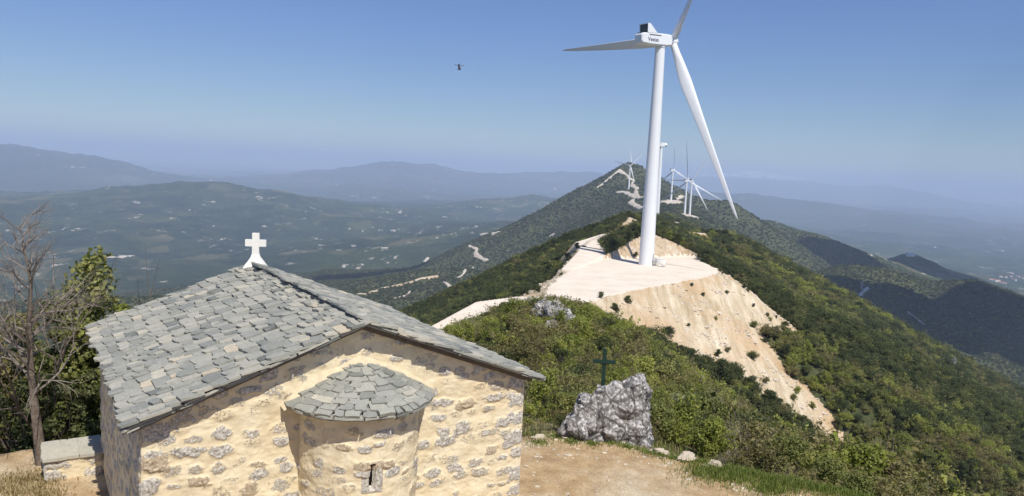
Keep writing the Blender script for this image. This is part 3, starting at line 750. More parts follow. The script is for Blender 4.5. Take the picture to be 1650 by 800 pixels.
def mesh_only(fn, name, mats, smooth_=False):
    bm = bmesh.new(); fn(bm); bmesh.ops.recalc_face_normals(bm, faces=bm.faces)
    me = bpy.data.meshes.new(name); bm.to_mesh(me); bm.free()
    for m in mats: me.materials.append(m)
    if smooth_: me.polygons.foreach_set('use_smooth', np.ones(len(me.polygons), bool))
    return me
def tower_mesh():
    k = []
    for i in range(31):
        f = i / 30; k.append((TH * f, 2.5 - .92 * f ** 1.1))
    t = np.arange(40) * 2 * np.pi / 40; V = []
    for z, r in k: V.append(np.stack([r * np.cos(t), r * np.sin(t), np.full(40, z)], 1))
    V = np.concatenate(V); i = np.arange(len(k) - 1)[:, None] * 40; q = np.arange(40)[None]; q2 = (q + 1) % 40
    return np_mesh('tower', V, np.stack([i + q, i + q2, i + 40 + q2, i + 40 + q], -1).reshape(-1, 4), [M_TURB], smooth_=True)
def flange_mesh(fr):
    def f(bm):
        r = 2.5 - .92 * fr ** 1.1 + .03
        tube(bm, [(0, 0, TH * fr - .12), (0, 0, TH * fr + .12)], r, 40)
    return mesh_only(f, 'flange', [M_TURB])
def blade_mesh():
    L = BLADE; n = 36; m = 14; V = []
    for i in range(n + 1):
        f = i / n; s = 1.3 + f * (L - 1.3)
        ch_ = np.interp(f, [0, .04, .12, .22, .4, .7, .92, .985, 1], [2.3, 2.3, 3.2, 3.9, 3.1, 1.9, .95, .55, .08])
        th = np.interp(f, [0, .04, .14, .25, .5, 1], [1.0, 1.0, .55, .30, .2, .14]); tw = np.interp(f, [0, .2, .5, 1], [.30, .22, .08, -.02])
        pb = -.018 * L * f ** 2.2 * 1.6
        for k in range(m):
            a = 2 * math.pi * k / m; c = math.cos(a) * ch_ / 2; t = math.sin(a) * ch_ / 2 * th * (1 if th > .9 else (1 + .5 * math.cos(a)) / 1.3)
            c += (.0 if f < .05 else -.16 * (ch_ - 2.3 * (1 - f)))
            V.append((t * math.cos(tw) + c * math.sin(tw) + pb * -1, c * math.cos(tw) - t * math.sin(tw), s))
    V = np.array(V); i = np.arange(n)[:, None] * m; k = np.arange(m)[None]; k2 = (k + 1) % m
    F = np.stack([i + k, i + k2, i + m + k2, i + m + k], -1).reshape(-1, 4)
    return np_mesh('blade', V, F, [M_TURB], smooth_=True)
def loft(bm, secs):
    rings = [[bm.verts.new(p) for p in s] for s in secs]; n = len(rings[0])
    for a, b in zip(rings[:-1], rings[1:]):
        for i in range(n): bm.faces.new((a[i], a[(i + 1) % n], b[(i + 1) % n], b[i]))
    bm.faces.new(rings[0][::-1]); bm.faces.new(rings[-1])
def nacelle_mesh():      # local: +X towards the rotor, origin at the tower top axis, z from tower top
    def sec(x, hw, z0, z1, c):
        return [(x, -hw + c, z0), (x, hw - c, z0), (x, hw, z0 + c), (x, hw, z1 - c * .6), (x, hw - c * .6, z1), (x, -hw + c * .6, z1), (x, -hw, z1 - c * .6), (x, -hw, z0 + c)]
    def f(bm):
        loft(bm, [sec(-9.6, 1.55, .9, 3.2, .5), sec(-9.1, 1.95, .35, 3.75, .5), sec(-6, 2.05, .15, 3.9, .4), sec(1.0, 2.05, .1, 3.9, .35), sec(3.2, 1.95, .2, 3.75, .5), sec(3.9, 1.6, .6, 3.4, .8)])
        tube(bm, [(0, 0, -.35), (0, 0, .2)], 1.75, 32)
    me = mesh_only(f, 'nacelle', [M_TURB]); return me
def cooler_mesh():       # white frame of the roof cooler
    def f(bm):
        for s in (-1, 1):
            a = [(-7.3, 3.86), (-3.1, 3.86), (-6.0, 6.6), (-7.3, 6.9)]
            for (y0, y1) in ((s * 2.05, s * 1.85),):
                p = [bm.verts.new((x, y0, z)) for x, z in a]; q = [bm.verts.new((x, y1, z)) for x, z in a]
                bm.faces.new(p); bm.faces.new(q[::-1])
                for i in range(4): bm.faces.new((p[i], q[i], q[(i + 1) % 4], p[(i + 1) % 4]))
        box(bm, -6.65, 0, 6.75, 1.3, 3.70, .18)
    return mesh_only(f, 'cooler', [M_TURB])
def radiator_mesh():
    def f(bm): box(bm, -7.05, 0, 5.27, .25, 3.66, 2.74)
    return mesh_only(f, 'radiator', [M_RADI])
def vent_mesh():
    def f(bm):
        box(bm, -8.6, 0, 3.80, 1.3, 2.4, .16)
        for s in (-1, 1): box(bm, -4.1, s * 2.07, 3.25, 5.0, .05, .28)
    return mesh_only(f, 'vent', [M_RADI])
def hub_mesh():          # centred on the rotor axis
    prof = [(-1.5, 1.35), (-1.45, 1.55), (-.2, 1.75), (.9, 1.6), (1.6, 1.2), (2.05, .65), (2.2, .05)]; n = 32; V = []
    for x, r in prof:
        for k in range(n): V.append((x, r * math.cos(2 * math.pi * k / n), r * math.sin(2 * math.pi * k / n)))
    V = np.array(V); i = np.arange(len(prof) - 1)[:, None] * n; k = np.arange(n)[None]; k2 = (k + 1) % n
    return np_mesh('hub', V, np.stack([i + k, i + k2, i + n + k2, i + n + k], -1).reshape(-1, 4), [M_TURB], smooth_=True)
def text_mesh(body, size, depth=.02):
    cu = bpy.data.curves.new('lettering', 'FONT'); cu.body = body; cu.size = size; cu.extrude = depth; cu.align_x = 'CENTER'; cu.offset = .015 * size
    o = bpy.data.objects.new('tmp', cu); COL.objects.link(o); dg = bpy.context.evaluated_depsgraph_get()
    me = bpy.data.meshes.new_from_object(o.evaluated_get(dg)); bpy.data.objects.remove(o); me.name = 'lettering'
    me.materials.clear(); me.materials.append(M_LETTER); return me
MESH = dict(flange=flange_mesh(.30), tower=tower_mesh(),  blade=blade_mesh(), nacelle=nacelle_mesh(), cooler=cooler_mesh(), radiator=radiator_mesh(), vent=vent_mesh(), hub=hub_mesh(), lettering=text_mesh('Vestas', 1.75))
FLANGE2 = flange_mesh(.62)
HUBX = 5.4; HUBZ = 2.0
def make_turbine(loc, scale, phase, label, blades=True, yaw=AX, lettered=True, pitch=-.42, bs=1.0):
    t = empty('wind_turbine', loc); tag(t, label, 'wind turbine', 'white wind turbines along the ridge'); t.scale = (scale,) * 3
    def add(nm, parent=t, **kw):
        o = bpy.data.objects.new(nm, MESH[nm]); link(o, parent)
        for k, v in kw.items(): setattr(o, k, v)
        return o
    tw = add('tower'); add('flange', tw); link(bpy.data.objects.new('flange', FLANGE2), tw)
    nac = add('nacelle', location=(0, 0, TH), rotation_euler=(0, -.06, yaw))
    add('cooler', nac); add('radiator', nac); add('vent', nac)
    if lettered:
        for s in (-1, 1):
            add('lettering', nac, location=(-4.9, s * 2.06, 1.25), rotation_euler=(math.pi / 2, 0, 0 if s < 0 else math.pi))
    R = Matrix.Rotation(yaw, 4, 'Z') @ Matrix.Rotation(-.06, 4, 'Y')
    hm = Matrix.Translation((0, 0, TH)) @ R @ Matrix.Translation((HUBX, 0, HUBZ))
    h = add('hub'); h.matrix_local = hm
    if blades:
        for k in range(3):
            b = add('blade'); b.matrix_local = hm @ Matrix.Rotation(phase + k * 2 * math.pi / 3, 4, 'X') @ Matrix.Rotation(pitch, 4, 'Z') @ Matrix.Diagonal((1, 1, bs, 1))
    return t
def theta(deg):          # blade direction as seen from behind the rotor: angle above the right-hand horizontal
    return math.radians(90 - deg)
t1 = make_turbine((TB[0], TB[1], PAD_Z), 1.0, theta(177.5), 'largest white wind turbine standing on the pale gravel pad')
# access stair, door and plinth at the foot of the nearest turbine
def stairs(parent, ang):
    M = Matrix.Rotation(ang, 4, 'Z'); bm = bmesh.new()
    box(bm, 3.2, 0, 1.55, 1.6, 1.7, .12, 0, M)
    for k in range(9): box(bm, 4.15 + k * .30, 0, 1.45 - k * .17, .30, 1.3, .05, 0, M)
    for s in (-1, 1):
        vs = [M @ Vector(p) for p in ((4.0, s * .7, 1.55), (6.8, s * .7, 0))]; tube(bm, vs, .07, 6)
    st = bm_obj('stairs', bm, M_STEEL, parent)
    bm = bmesh.new()
    for s in (-1, 1):
        path = [M @ Vector(p) for p in ((2.5, s * .8, 2.65), (4.0, s * .8, 2.65), (6.8, s * .7, 1.05))]; tube(bm, path, .04, 6)
        path = [M @ Vector(p) for p in ((2.5, s * .8, 2.15), (4.0, s * .8, 2.15), (6.8, s * .7, .55))]; tube(bm, path, .03, 6)
        for a in ((2.6, 1.55, 2.65), (4.0, 1.55, 2.65), (5.4, .78, 1.85), (6.8, 0, 1.05)): tube(bm, [M @ Vector((a[0], s * .78, a[1])), M @ Vector((a[0], s * .78, a[2]))], .035, 6)
        for a in (2.7, 3.9): tube(bm, [M @ Vector((a, s * .7, 0)), M @ Vector((a, s * .7, 1.5))], .07, 6)
    bm_obj('railing', bm, M_STEEL, st)
    bm = bmesh.new(); box(bm, 2.44, 0, 2.75, .16, 1.0, 2.2, 0, M); bm_obj('door', bm, M_STEEL, parent, bevel=.03)
stairs(t1, rad(-35))
def kiosk():
    o = empty('switch_cabinet', (TB[0] + 5.0, TB[1] + 1.2, PAD_Z), .2); tag(o, 'small white cabinet on the gravel beside the largest turbine foot', 'cabinet')
    bm = bmesh.new(); box(bm, 0, 0, 1.05, 3.2, 1.6, 1.9); bm_obj('cabinet', bm, M_WHITE, o, bevel=.05)
    bm = bmesh.new(); box(bm, 0, 0, 2.06, 3.4, 1.8, .12); bm_obj('lid', bm, M_TURB, o, bevel=.03)
    bm = bmesh.new(); box(bm, 0, 0, .06, 3.4, 1.8, .12); bm_obj('plinth', bm, M_CONC, o)
kiosk()
def far_turbine(base_uv, hub_uv, phase, label, dist=None, **kw):
    g = march(*base_uv) if dist is None else None
    if g is None: d = ray(*base_uv); d = d / d[1]; g = tuple(d * dist)
    hp = math.hypot(hub_uv[0] - base_uv[0], hub_uv[1] - base_uv[1]); D = math.hypot(g[0], g[1])
    s = hp / FPX * D / (TH + 2)
    print('turbine', label, 'dist', round(D), 'scale', round(s, 2))
    return make_turbine((g[0], g[1], g[2] - 1.0), s, phase, label, **kw)
far_turbine((1057, 361), (1071, 236), 0, 'bladeless white turbine close behind the largest turbine tower', dist=790, blades=False)
R_ = math.radians
far_turbine((1103, 346), (1107, 293), theta(96), 'white turbine with one blade straight up, right of the largest tower', lettered=False, bs=1.45, yaw=R_(46))
far_turbine((1111, 347), (1114, 293), theta(61), 'white turbine half hidden behind its neighbour, blades splayed sideways', lettered=False, bs=1.1, yaw=R_(62))
far_turbine((1081, 325), (1086, 276), theta(94), 'smaller white turbine on a flat terrace just right of the main tower', lettered=False, bs=.85, yaw=R_(38))
far_turbine((1013, 306), (1017, 268), theta(167), 'small white turbine above the winding track left of the main tower', lettered=False, bs=.85, yaw=R_(68))
far_turbine((1014, 300), (1014, 269), theta(95), 'dark-bladed turbine mostly hidden behind the ridge summit', dist=2800, lettered=False, pitch=1.0, yaw=R_(40))
# draped tracks and bare patches on the far slopes
def mk_track():
    n = NT('pale_track', .95, .1); p = n.geo_pos(); a = n.noise(.05, 5, .65, p)
    return n.done(n.ramp(a, [(.3, (.40, .34, .27)), (.6, (.57, .50, .42))]))
M_TRACK = mk_track()
TRACKS = []
def resample(pts, step):
    pts = np.array(pts)[:, :2]; seg = np.hypot(*np.diff(pts, axis=0).T); s = np.concatenate([[0], np.cumsum(seg)]); m = max(3, int(s[-1] / step))
    t = np.linspace(0, s[-1], m); q = np.stack([np.interp(t, s, pts[:, 0]), np.interp(t, s, pts[:, 1])], 1)
    for _ in range(2): q[1:-1] = (q[:-2] + 2 * q[1:-1] + q[2:]) / 4
    return q
def ribbon(uv, w, lift, mat, name='dirt_track', vary=.35, seed=0):
    pts = survey(*uv)
    if len(pts) < 2: return
    D = float(np.median([math.hypot(p[0], p[1]) for p in pts]))
    if any(abs(math.hypot(p[0], p[1]) / D - 1) > .3 for p in pts): pts = [p for p in pts if abs(math.hypot(p[0], p[1]) / D - 1) < .3]
    if len(pts) < 2: return
    w = min(w, w * D / 2200); lift = min(lift, .0009 * D)
    q = resample(pts, max(3, w * .6)); TRACKS.append((q, w)); d = np.gradient(q, axis=0); d /= np.linalg.norm(d, axis=1)[:, None] + 1e-9; nn = np.stack([-d[:, 1], d[:, 0]], 1)
    ww = w / 2 * (1 + vary * vnoise(np.arange(len(q)) * .37, np.zeros(len(q)), seed + 5)); K = 5; V = []
    for k in range(K):
        f = k / (K - 1) * 2 - 1; x = q + nn * (ww * f * (1 + .25 * vnoise(np.arange(len(q)) * .8, np.full(len(q), k * 3.), seed)))[:, None]
        V.append(np.stack([x[:, 0], x[:, 1], terrain(x[:, 0], x[:, 1]) + lift - (.6 * lift + .5) * (abs(f) > .9)], 1))
    V = np.stack(V, 1); m = len(q); i = np.arange(m - 1)[:, None] * K; k = np.arange(K - 1)[None]
    F = np.stack([i + k, i + k + 1, i + K + k + 1, i + K + k], -1).reshape(-1, 4)
    o = np_obj(name, V.reshape(-1, 3), F, [mat], smooth_=True); o['kind'] = 'structure'
L0 = 1.6
ribbon(((1037, 335), (1022, 330), (1016, 326), (1019, 322), (1028, 319.5), (1038, 318)), 15, L0, M_TRACK, seed=1)
ribbon(((1028, 319.5), (1020, 317), (1014, 314), (1009, 310), (1001, 310), (994, 310)), 13, L0, M_TRACK, seed=2)
ribbon(((1029, 319), (1025, 314), (1024, 308), (1027, 304), (1021, 301), (1017, 298), (1019, 295), (1024, 292), (1019, 290), (1012, 287)), 11, L0, M_TRACK, seed=3)
ribbon(((1012, 287), (1013, 283), (1006, 280), (1000, 277), (996, 275)), 10, L0, M_TRACK, seed=4)
ribbon(((996, 275), (990, 281), (980, 289), (972, 296), (962, 303)), 9, L0, M_TRACK, seed=5)
ribbon(((1068, 328), (1076, 326), (1090, 326), (1098, 326)), 22, L0, M_TRACK, seed=6)
ribbon(((1090, 322), (1096, 318), (1100, 316)), 12, L0, M_TRACK, seed=7)
ribbon(((1100, 347), (1112, 348), (1122, 350)), 16, L0, M_TRACK, seed=8)
ribbon(((1158, 375), (1166, 374)), 9, .8, M_TRACK, seed=9)
ribbon(((756, 396), (768, 402), (766, 411), (787, 420)), 11, 2.5, M_TRACK, seed=10)
ribbon(((582, 476), (600, 470), (620, 463), (645, 460), (667, 453), (706, 446)), 18, 3, M_EMBANK, 'bare_ground', .95, seed=11)
ribbon(((715, 455), (722, 459), (729, 465)), 9, 2.5, M_TRACK, 'bare_ground', .6, seed=12)
ribbon(((737, 449), (748, 440), (762, 431)), 7, 2.5, M_TRACK, seed=13)
ribbon(((886, 381), (894, 377)), 14, 2.0, M_TRACK, 'bare_ground', seed=14)
ribbon(((684, 423), (690, 416)), 18, 2.5, M_TRACK, 'bare_ground', seed=15)
ribbon(((545, 470), (560, 482), (566, 492)), 18, 2.5, M_EMBANK, 'bare_ground', .6, seed=16)
ribbon(((660, 470), (650, 478), (632, 482)), 9, 2.5, M_TRACK, 'bare_ground', .6, seed=17)
ribbon(((1384, 477), (1391, 470), (1399, 464)), 7, 1.5, M_TRACK, 'bare_ground', .6, seed=18)
ribbon(((1475, 546), (1476, 554), (1475, 562)), 6, 1.5, M_TRACK, 'bare_ground', .5, seed=19)
ribbon(((1547, 572), (1558, 580), (1569, 587)), 7, 1.5, M_TRACK, seed=20)
ribbon(((1580, 597), (1591, 603)), 8, 1.5, M_TRACK, seed=21)
ribbon(((1462, 503), (1474, 511), (1490, 524)), 6, 1.5, M_TRACK, seed=22)
ribbon(((1548, 618), (1556, 628)), 8, 1.5, M_TRACK, 'bare_ground', seed=23)
ribbon(((1622, 630), (1634, 638)), 7, 1.5, M_TRACK, seed=24)
ribbon(((1428, 505), (1434, 508)), 10, 1.5, M_TRACK, 'bare_ground', seed=25)
ribbon(((160, 416), (185, 415), (215, 413)), 26, 3, M_TRACK, seed=26)
ribbon(((787, 373), (793, 376), (800, 377)), 18, 3, M_TRACK, seed=27)

ribbon(((1062, 360), (1080, 360), (1100, 362), (1120, 366), (1145, 374)), 26, L0, M_TRACK, seed=31)
ribbon(((1066, 347), (1078, 351), (1090, 356)), 34, L0, M_CUT, 'bare_ground', .4, seed=32)
ribbon(((1085, 367), (1105, 371), (1125, 376), (1145, 381)), 30, L0, M_CUT, 'bare_ground', .8, seed=33)
ribbon(((940, 398), (948, 390), (965, 383), (990, 376), (1020, 371)), 16, L0, M_TRACK, seed=34)
# ------------------------------------------------------------------ plants
def mk_leaf(name, stops, trans=.25, sat=1.0):
    n = NT(name, .6, .25); oi = n.new('ShaderNodeObjectInfo'); tn = n.attr('tone')
    f = n.math('ADD', n.math('MULTIPLY', tn, .62), n.math('MULTIPLY', oi.outputs['Random'], .38))
    col = n.ramp(f, stops); n.done(col)
    tr = n.new('ShaderNodeBsdfTranslucent'); n.l(n.mix(1.0, col, (1.5, 1.6, .7), 'MULTIPLY'), tr.inputs['Color'])
    mx = n.new('ShaderNodeMixShader'); mx.inputs[0].default_value = trans
    out = n.n['Material Output']; n.l(n.b.outputs[0], mx.inputs[1]); n.l(tr.outputs[0], mx.inputs[2]); n.l(mx.outputs[0], out.inputs['Surface'])
    return n.m
LEAF = {
 'dark': mk_leaf('evergreen_leaf', [(.15, (.030, .042, .014)), (.5, (.064, .08, .024)), (.85, (.13, .138, .046))]),
 'mid': mk_leaf('scrub_leaf', [(.15, (.075, .09, .024)), (.5, (.165, .178, .046)), (.85, (.28, .27, .088))]),
 'light': mk_leaf('spring_leaf', [(.15, (.125, .145, .028)), (.5, (.235, .255, .05)), (.85, (.37, .365, .10))], .35),
 'olive': mk_leaf('olive_leaf', [(.15, (.09, .085, .032)), (.5, (.17, .15, .055)), (.85, (.27, .23, .10))], .3),
}
M_BARK = simple('grey_brown_bark', (.17, .135, .105), .95, .1, 14, .45, .8, .02)
M_TWIG = simple('dry_twig', (.25, .215, .18), .95, .1, 10, .3, 0)

def leaves(rs, lobes, n, size, aspect=.6, shell=.42, up=.35):
    """leaf quads spread through ellipsoid lobes; lobes: (cx,cy,cz,rx,ry,rz)"""
    lobes = np.array(lobes, float); w = (lobes[:, 3] * lobes[:, 4] * lobes[:, 5]) ** .67; w /= w.sum()
    li = rs.choice(len(lobes), n, p=w); L = lobes[li]
    d = rs.normal(size=(n, 3)); d /= np.linalg.norm(d, axis=1)[:, None]
    r = rs.random(n) ** shell
    r = r * (1 + .28 * vnoise(d[:, 0] * 2.3 + li * 7, d[:, 1] * 2.3 + d[:, 2] * 3.1, 5))
    c = L[:, :3] + d * r[:, None] * L[:, 3:]
    nrm = d + rs.normal(size=(n, 3)) * .65 + np.array([0, 0, up]); nrm /= np.linalg.norm(nrm, axis=1)[:, None]
    a = np.cross(nrm, rs.normal(size=(n, 3))); a /= np.linalg.norm(a, axis=1)[:, None] + 1e-9; b = np.cross(nrm, a)
    s = size * rs.uniform(.6, 1.35, n)[:, None]
    V = np.stack([c - a * s, c - b * s * aspect + a * s * .1, c + a * s, c + b * s * aspect + a * s * .1], 1).reshape(-1, 3)
    F = np.arange(4 * n).reshape(-1, 4)
    tone = np.clip(.5 + .35 * vnoise(c[:, 0] * 3.1 / L[:, 3].mean(), c[:, 1] * 3.1 / L[:, 3].mean() + c[:, 2] * 2.3, 9) + rs.normal(size=n) * .16, 0, 1)
    return V, F, np.repeat(tone, 4)
def lobes_for(rs, k, R, H, base=.25, tall=1.0):
    out = []
    for i in range(int(k * 1.9)):
        a = rs.uniform(0, 6.283); q = R * rs.uniform(.1, .68) ; z = H * rs.uniform(base, .9)
        q *= (1.15 - .75 * (z / H) ** 2); r = R * rs.choice([rs.uniform(.28, .42), rs.uniform(.13, .26)])
        out.append((q * math.cos(a), q * math.sin(a), z, r, r * rs.uniform(.8, 1.15), r * rs.uniform(.6, .95) * tall))
    return out
def shrub_mesh(name, seed, kind, H, R, nl, size, k, base=.22, tall=1.0, stems=5):
    rs = np.random.default_rng(seed); acc = Acc()
    lob = lobes_for(rs, k, R, H, base, tall)
    V, F, A = leaves(rs, lob, nl, size); LV = []; acc.add(V, F, A); nf = len(F)
    for i in range(stems * 3):
        a, f0 = rs.uniform(0, 6.28), rs.uniform(.35, 1.0); w = R * (1.1 - .5 * f0)
        p = np.array([[.3 * w * math.cos(a), .3 * w * math.sin(a), H * f0 * .6], [.8 * w * math.cos(a + .2), .8 * w * math.sin(a + .2), H * f0 * .95], [1.05 * w * math.cos(a + .3), 1.05 * w * math.sin(a + .3), H * f0 * 1.12]])
        v, f = tube_np(p, [.012 * H / 2, .008 * H / 2, .003 * H / 2], 3); acc.add(v, f)
        m = 14; t = rs.random(m)[:, None]; c = p[1] * (1 - t) + p[2] * t + rs.normal(size=(m, 3)) * .05 * R; d1 = rs.normal(size=(m, 3)) * size * .8; d2 = rs.normal(size=(m, 3)) * size * .6
        LV.append(np.stack([c - d1, c - d2, c + d1, c + d2], 1).reshape(-1, 3))
    for i in range(stems):
        l = lob[rs.integers(len(lob))]; a = rs.uniform(0, 6.28)
        p = np.array([[.12 * R * math.cos(a), .12 * R * math.sin(a), -.3], [l[0] * .4, l[1] * .4, l[2] * .45], [l[0], l[1], l[2]]])
        v, f = tube_np(p, [.045 * H / 2, .03 * H / 2, .008 * H / 2], 5); acc.add(v, f)
    nt = sum(len(q) for q in acc.F)
    for q in LV: acc.add(q, np.arange(len(q)).reshape(-1, 4), .7)
    V, F, A = acc.get(); fm = np.zeros(len(F)); fm[nf:nt] = 1
    return np_mesh(name, V, F, [LEAF[kind], M_BARK], fmat=fm, attrs={'tone': A})
def branching(rs, acc, p, d, L, r, depth, up=.12, spread=.6, nseg=4, kids=(2, 4), tips=None):
    pts = [p]; dd = d / np.linalg.norm(d)
    for i in range(nseg):
        dd = dd + rs.normal(size=3) * .13 + np.array([0, 0, up * .3]); dd /= np.linalg.norm(dd); pts.append(pts[-1] + dd * L / nseg)
    n = 8 if r > .04 else (5 if r > .012 else 3)
    v, f = tube_np(pts, np.linspace(r, r * (.5 if depth else .3), nseg + 1), n); acc.add(v, f)
    if depth == 0:
        if tips is not None: tips.append(pts[-1])
        return
    for i in range(int(rs.integers(*kids)) + 1):
        f = rs.uniform(.3, 1.0) if i else 1.0; q = f * nseg; j = min(int(q), nseg - 1); pp = pts[j] + (pts[j + 1] - pts[j]) * (q - j)
        nd = dd + rs.normal(size=3) * spread + np.array([0, 0, up])
        branching(rs, acc, pp, nd, L * rs.uniform(.55, .8), r * rs.uniform(.42, .62) * (1.1 - .3 * f), depth - 1, up, spread, 3, kids, tips)
def bare_shrub_mesh(seed, H):
    rs = np.random.default_rng(seed); acc = Acc()
    for i in range(7):
        a = rs.uniform(0, 6.28); branching(rs, acc, np.array([.08 * math.cos(a), .08 * math.sin(a), -.2]), np.array([math.cos(a) * .6, math.sin(a) * .6, 1.]), H * .55, .025 * H / 2, 3, .1, .5, 3, (2, 5))
    V, F, A = acc.get(); return np_mesh('shrub', V, F, [M_TWIG], attrs={'tone': A})

PROTO = []                                         # (mesh, unit height, colour word, weight near, weight far)
def proto(kind, word, seed, H, R, nl, size, k, wn, wf, **kw):
    PROTO.append((shrub_mesh('shrub', seed, kind, H, R, nl, size, k, **kw), H, word, wn, wf))
proto('dark', 'dark green', 101, 2.4, 1.5, 5200, .062, 11, .07, .20)
proto('dark', 'dark green', 102, 2.8, 1.35, 5200, .062, 10, .07, .20, tall=1.2)
proto('dark', 'dark green', 103, 1.8, 1.6, 4600, .058, 12, .07, .10)
proto('mid', 'mid green', 104, 2.5, 1.5, 5200, .06, 11, .16, .17)
proto('mid', 'mid green', 105, 2.1, 1.55, 4600, .058, 9, .14, .12)
proto('light', 'light green', 106, 2.9, 1.4, 4800, .065, 9, .13, .08, tall=1.15)
proto('light', 'light green', 107, 2.2, 1.45, 4400, .06, 10, .09, .04)
proto('olive', 'olive yellow', 108, 2.1, 1.5, 4300, .055, 9, .24, .08)
proto('light', 'fresh green', 110, 2.6, 1.2, 1900, .055, 9, .12, .03, tall=1.3, stems=9)
proto('olive', 'olive yellow', 111, 1.7, 1.5, 2400, .05, 11, .12, .05, stems=8)
PROTO.append((bare_shrub_mesh(109, 2.2), 2.2, 'leafless brown', .10, .0))
PH = np.array([p[1] for p in PROTO]); WN = np.array([p[3] for p in PROTO]); WN /= WN.sum(); WF = np.array([p[4] for p in PROTO]); WF /= WF.sum()

CHAPEL_PX = [(130, 520), (400, 425), (590, 486), (885, 610), (850, 640), (840, 805), (150, 805)]
def scatter():
    pts = []
    for (r0, r1, sp, h0, h1) in ((14, 60, 1.1, .6, 2.2), (60, 140, 1.75, 1.2, 3.0), (140, 500, 2.5, 2.0, 4.4), (500, 1300, 4.7, 3.0, 6.0), (1300, 3000, 9.5, 2.6, 5.2)):
        gx, gy = np.meshgrid(np.arange(-.66 * r1, .66 * r1, sp), np.arange(r0 * .7, r1, sp)); x = (gx + rng.uniform(-.5, .5, gx.shape) * sp).ravel(); y = (gy + rng.uniform(-.5, .5, gx.shape) * sp).ravel()
        r = np.hypot(x, y); k = (r >= r0) & (r < r1) & (np.abs(np.arctan2(x, y)) < math.radians(40)); x, y, r = x[k], y[k], r[k]; n = len(x)
        h, c, nat = terrain(x, y, True)
        hh = (h0 + (h1 - h0) * rng.random(n) ** 1.3) * (.75 + .5 * (fbm(x / 60, y / 60, 3, 201) * .5 + .5))
        pr = np.where(c == 1, 1.0, np.where(c == 3, .05 + .25 * (fbm(x / 9, y / 9, 3, 203) > .22), np.where(c == 4, .03, 0)))
        hh = hh * (1 + .35 * smooth(50, 110, x - .17 * y + 20) * (r > 120) * (r < 1300))
        ys = poly_sd(x, y, YARD); pr = np.where((r < 60) & (ys < .7), 0, pr); hh = np.where((r < 60), np.maximum(hh * np.clip(.25 + ys * .10, .2, 1), .38), hh)
        pr = pr * np.where(c == 1, np.clip(1.05 + 1.1 * fbm(x / 16, y / 16, 3, 205), np.where(r > 110, .8, .12), 1), 1)
        hh = np.where(c >= 3, hh * .55, hh); hh = hh * (1 - .42 * smooth(6, 14, x - .2 * y) * (y > 16) * (y < 75))
        # keep bushes off the chapel, the rock and the pad edge
        inch = (np.abs((x - F0[0]) * _S[0] + (y - F0[1]) * _S[1]) < 3.4) & ((x - F0[0]) * _D[0] + (y - F0[1]) * _D[1] > -2) & ((x - F0[0]) * _D[0] + (y - F0[1]) * _D[1] < 7)
        pr = np.where(inch | (np.hypot((x - 2.1) / 1.3, y - 15.7) < 1.0), 0, pr)
        for q, w in TRACKS:
            if np.hypot(q[:, 0], q[:, 1]).max() > r0 * .9 and np.hypot(q[:, 0], q[:, 1]).min() < r1 * 1.1:
                near_ = (x > q[:, 0].min() - 30) & (x < q[:, 0].max() + 30) & (y > q[:, 1].min() - 30) & (y < q[:, 1].max() + 30)
                if near_.any():
                    dd = np.full(n, 1e9); dd[near_] = np.min(np.hypot(x[near_][:, None] - q[None, :, 0], y[near_][:, None] - q[None, :, 1]), 1); pr = np.where(dd < w * .55 + 1.5, 0, pr)
        ok = (rng.random(n) < pr)
        pts.append(np.stack([x, y, h, hh], 1)[ok])
    p = np.concatenate(pts)
    u, v, d = project(p[:, :3]); tip = p[:, :3] + np.array([0, 0, 1.0]) * p[:, 3:4]; vis = visible(tip, .035) & (u > -200) & (u < 1850) & (v < 1000); seen = visible(tip)
    return p[vis], u[vis], v[vis], seen[vis]
def in_poly(u, v, poly):
    return poly_sd(np.asarray(u, float), np.asarray(v, float), poly) < 0
def place_words(u, v, x, y, c):
    r = math.hypot(x, y)
    if c == 3: return 'on the pale earth bank below the gravel pad'
    if c == 4: return 'on the pale rock cutting behind the gravel pad'
    if u < 260: return 'below the trees left of the chapel'
    if r < 26 and u < 905: return 'just beyond the chapel right eave'
    if r < 30 and u < 1075: return 'directly behind the grey rock and green cross'
    if r < 30: return 'at the lower right edge of the yard'
    if r < 62 and u < 1000: return 'on the slope between the grey rock and the gravel pad'
    if r < 62: return 'on the slope right of the grey rock'
    if r < 150 and u < 1000: return 'on the rocky hump in front of the gravel pad'
    if r < 150: return 'on the hillside at the foot of the earth bank'
    if u < 900: return 'on the ridge flank left of the gravel pad'
    return 'on the hillside right of the earth bank'
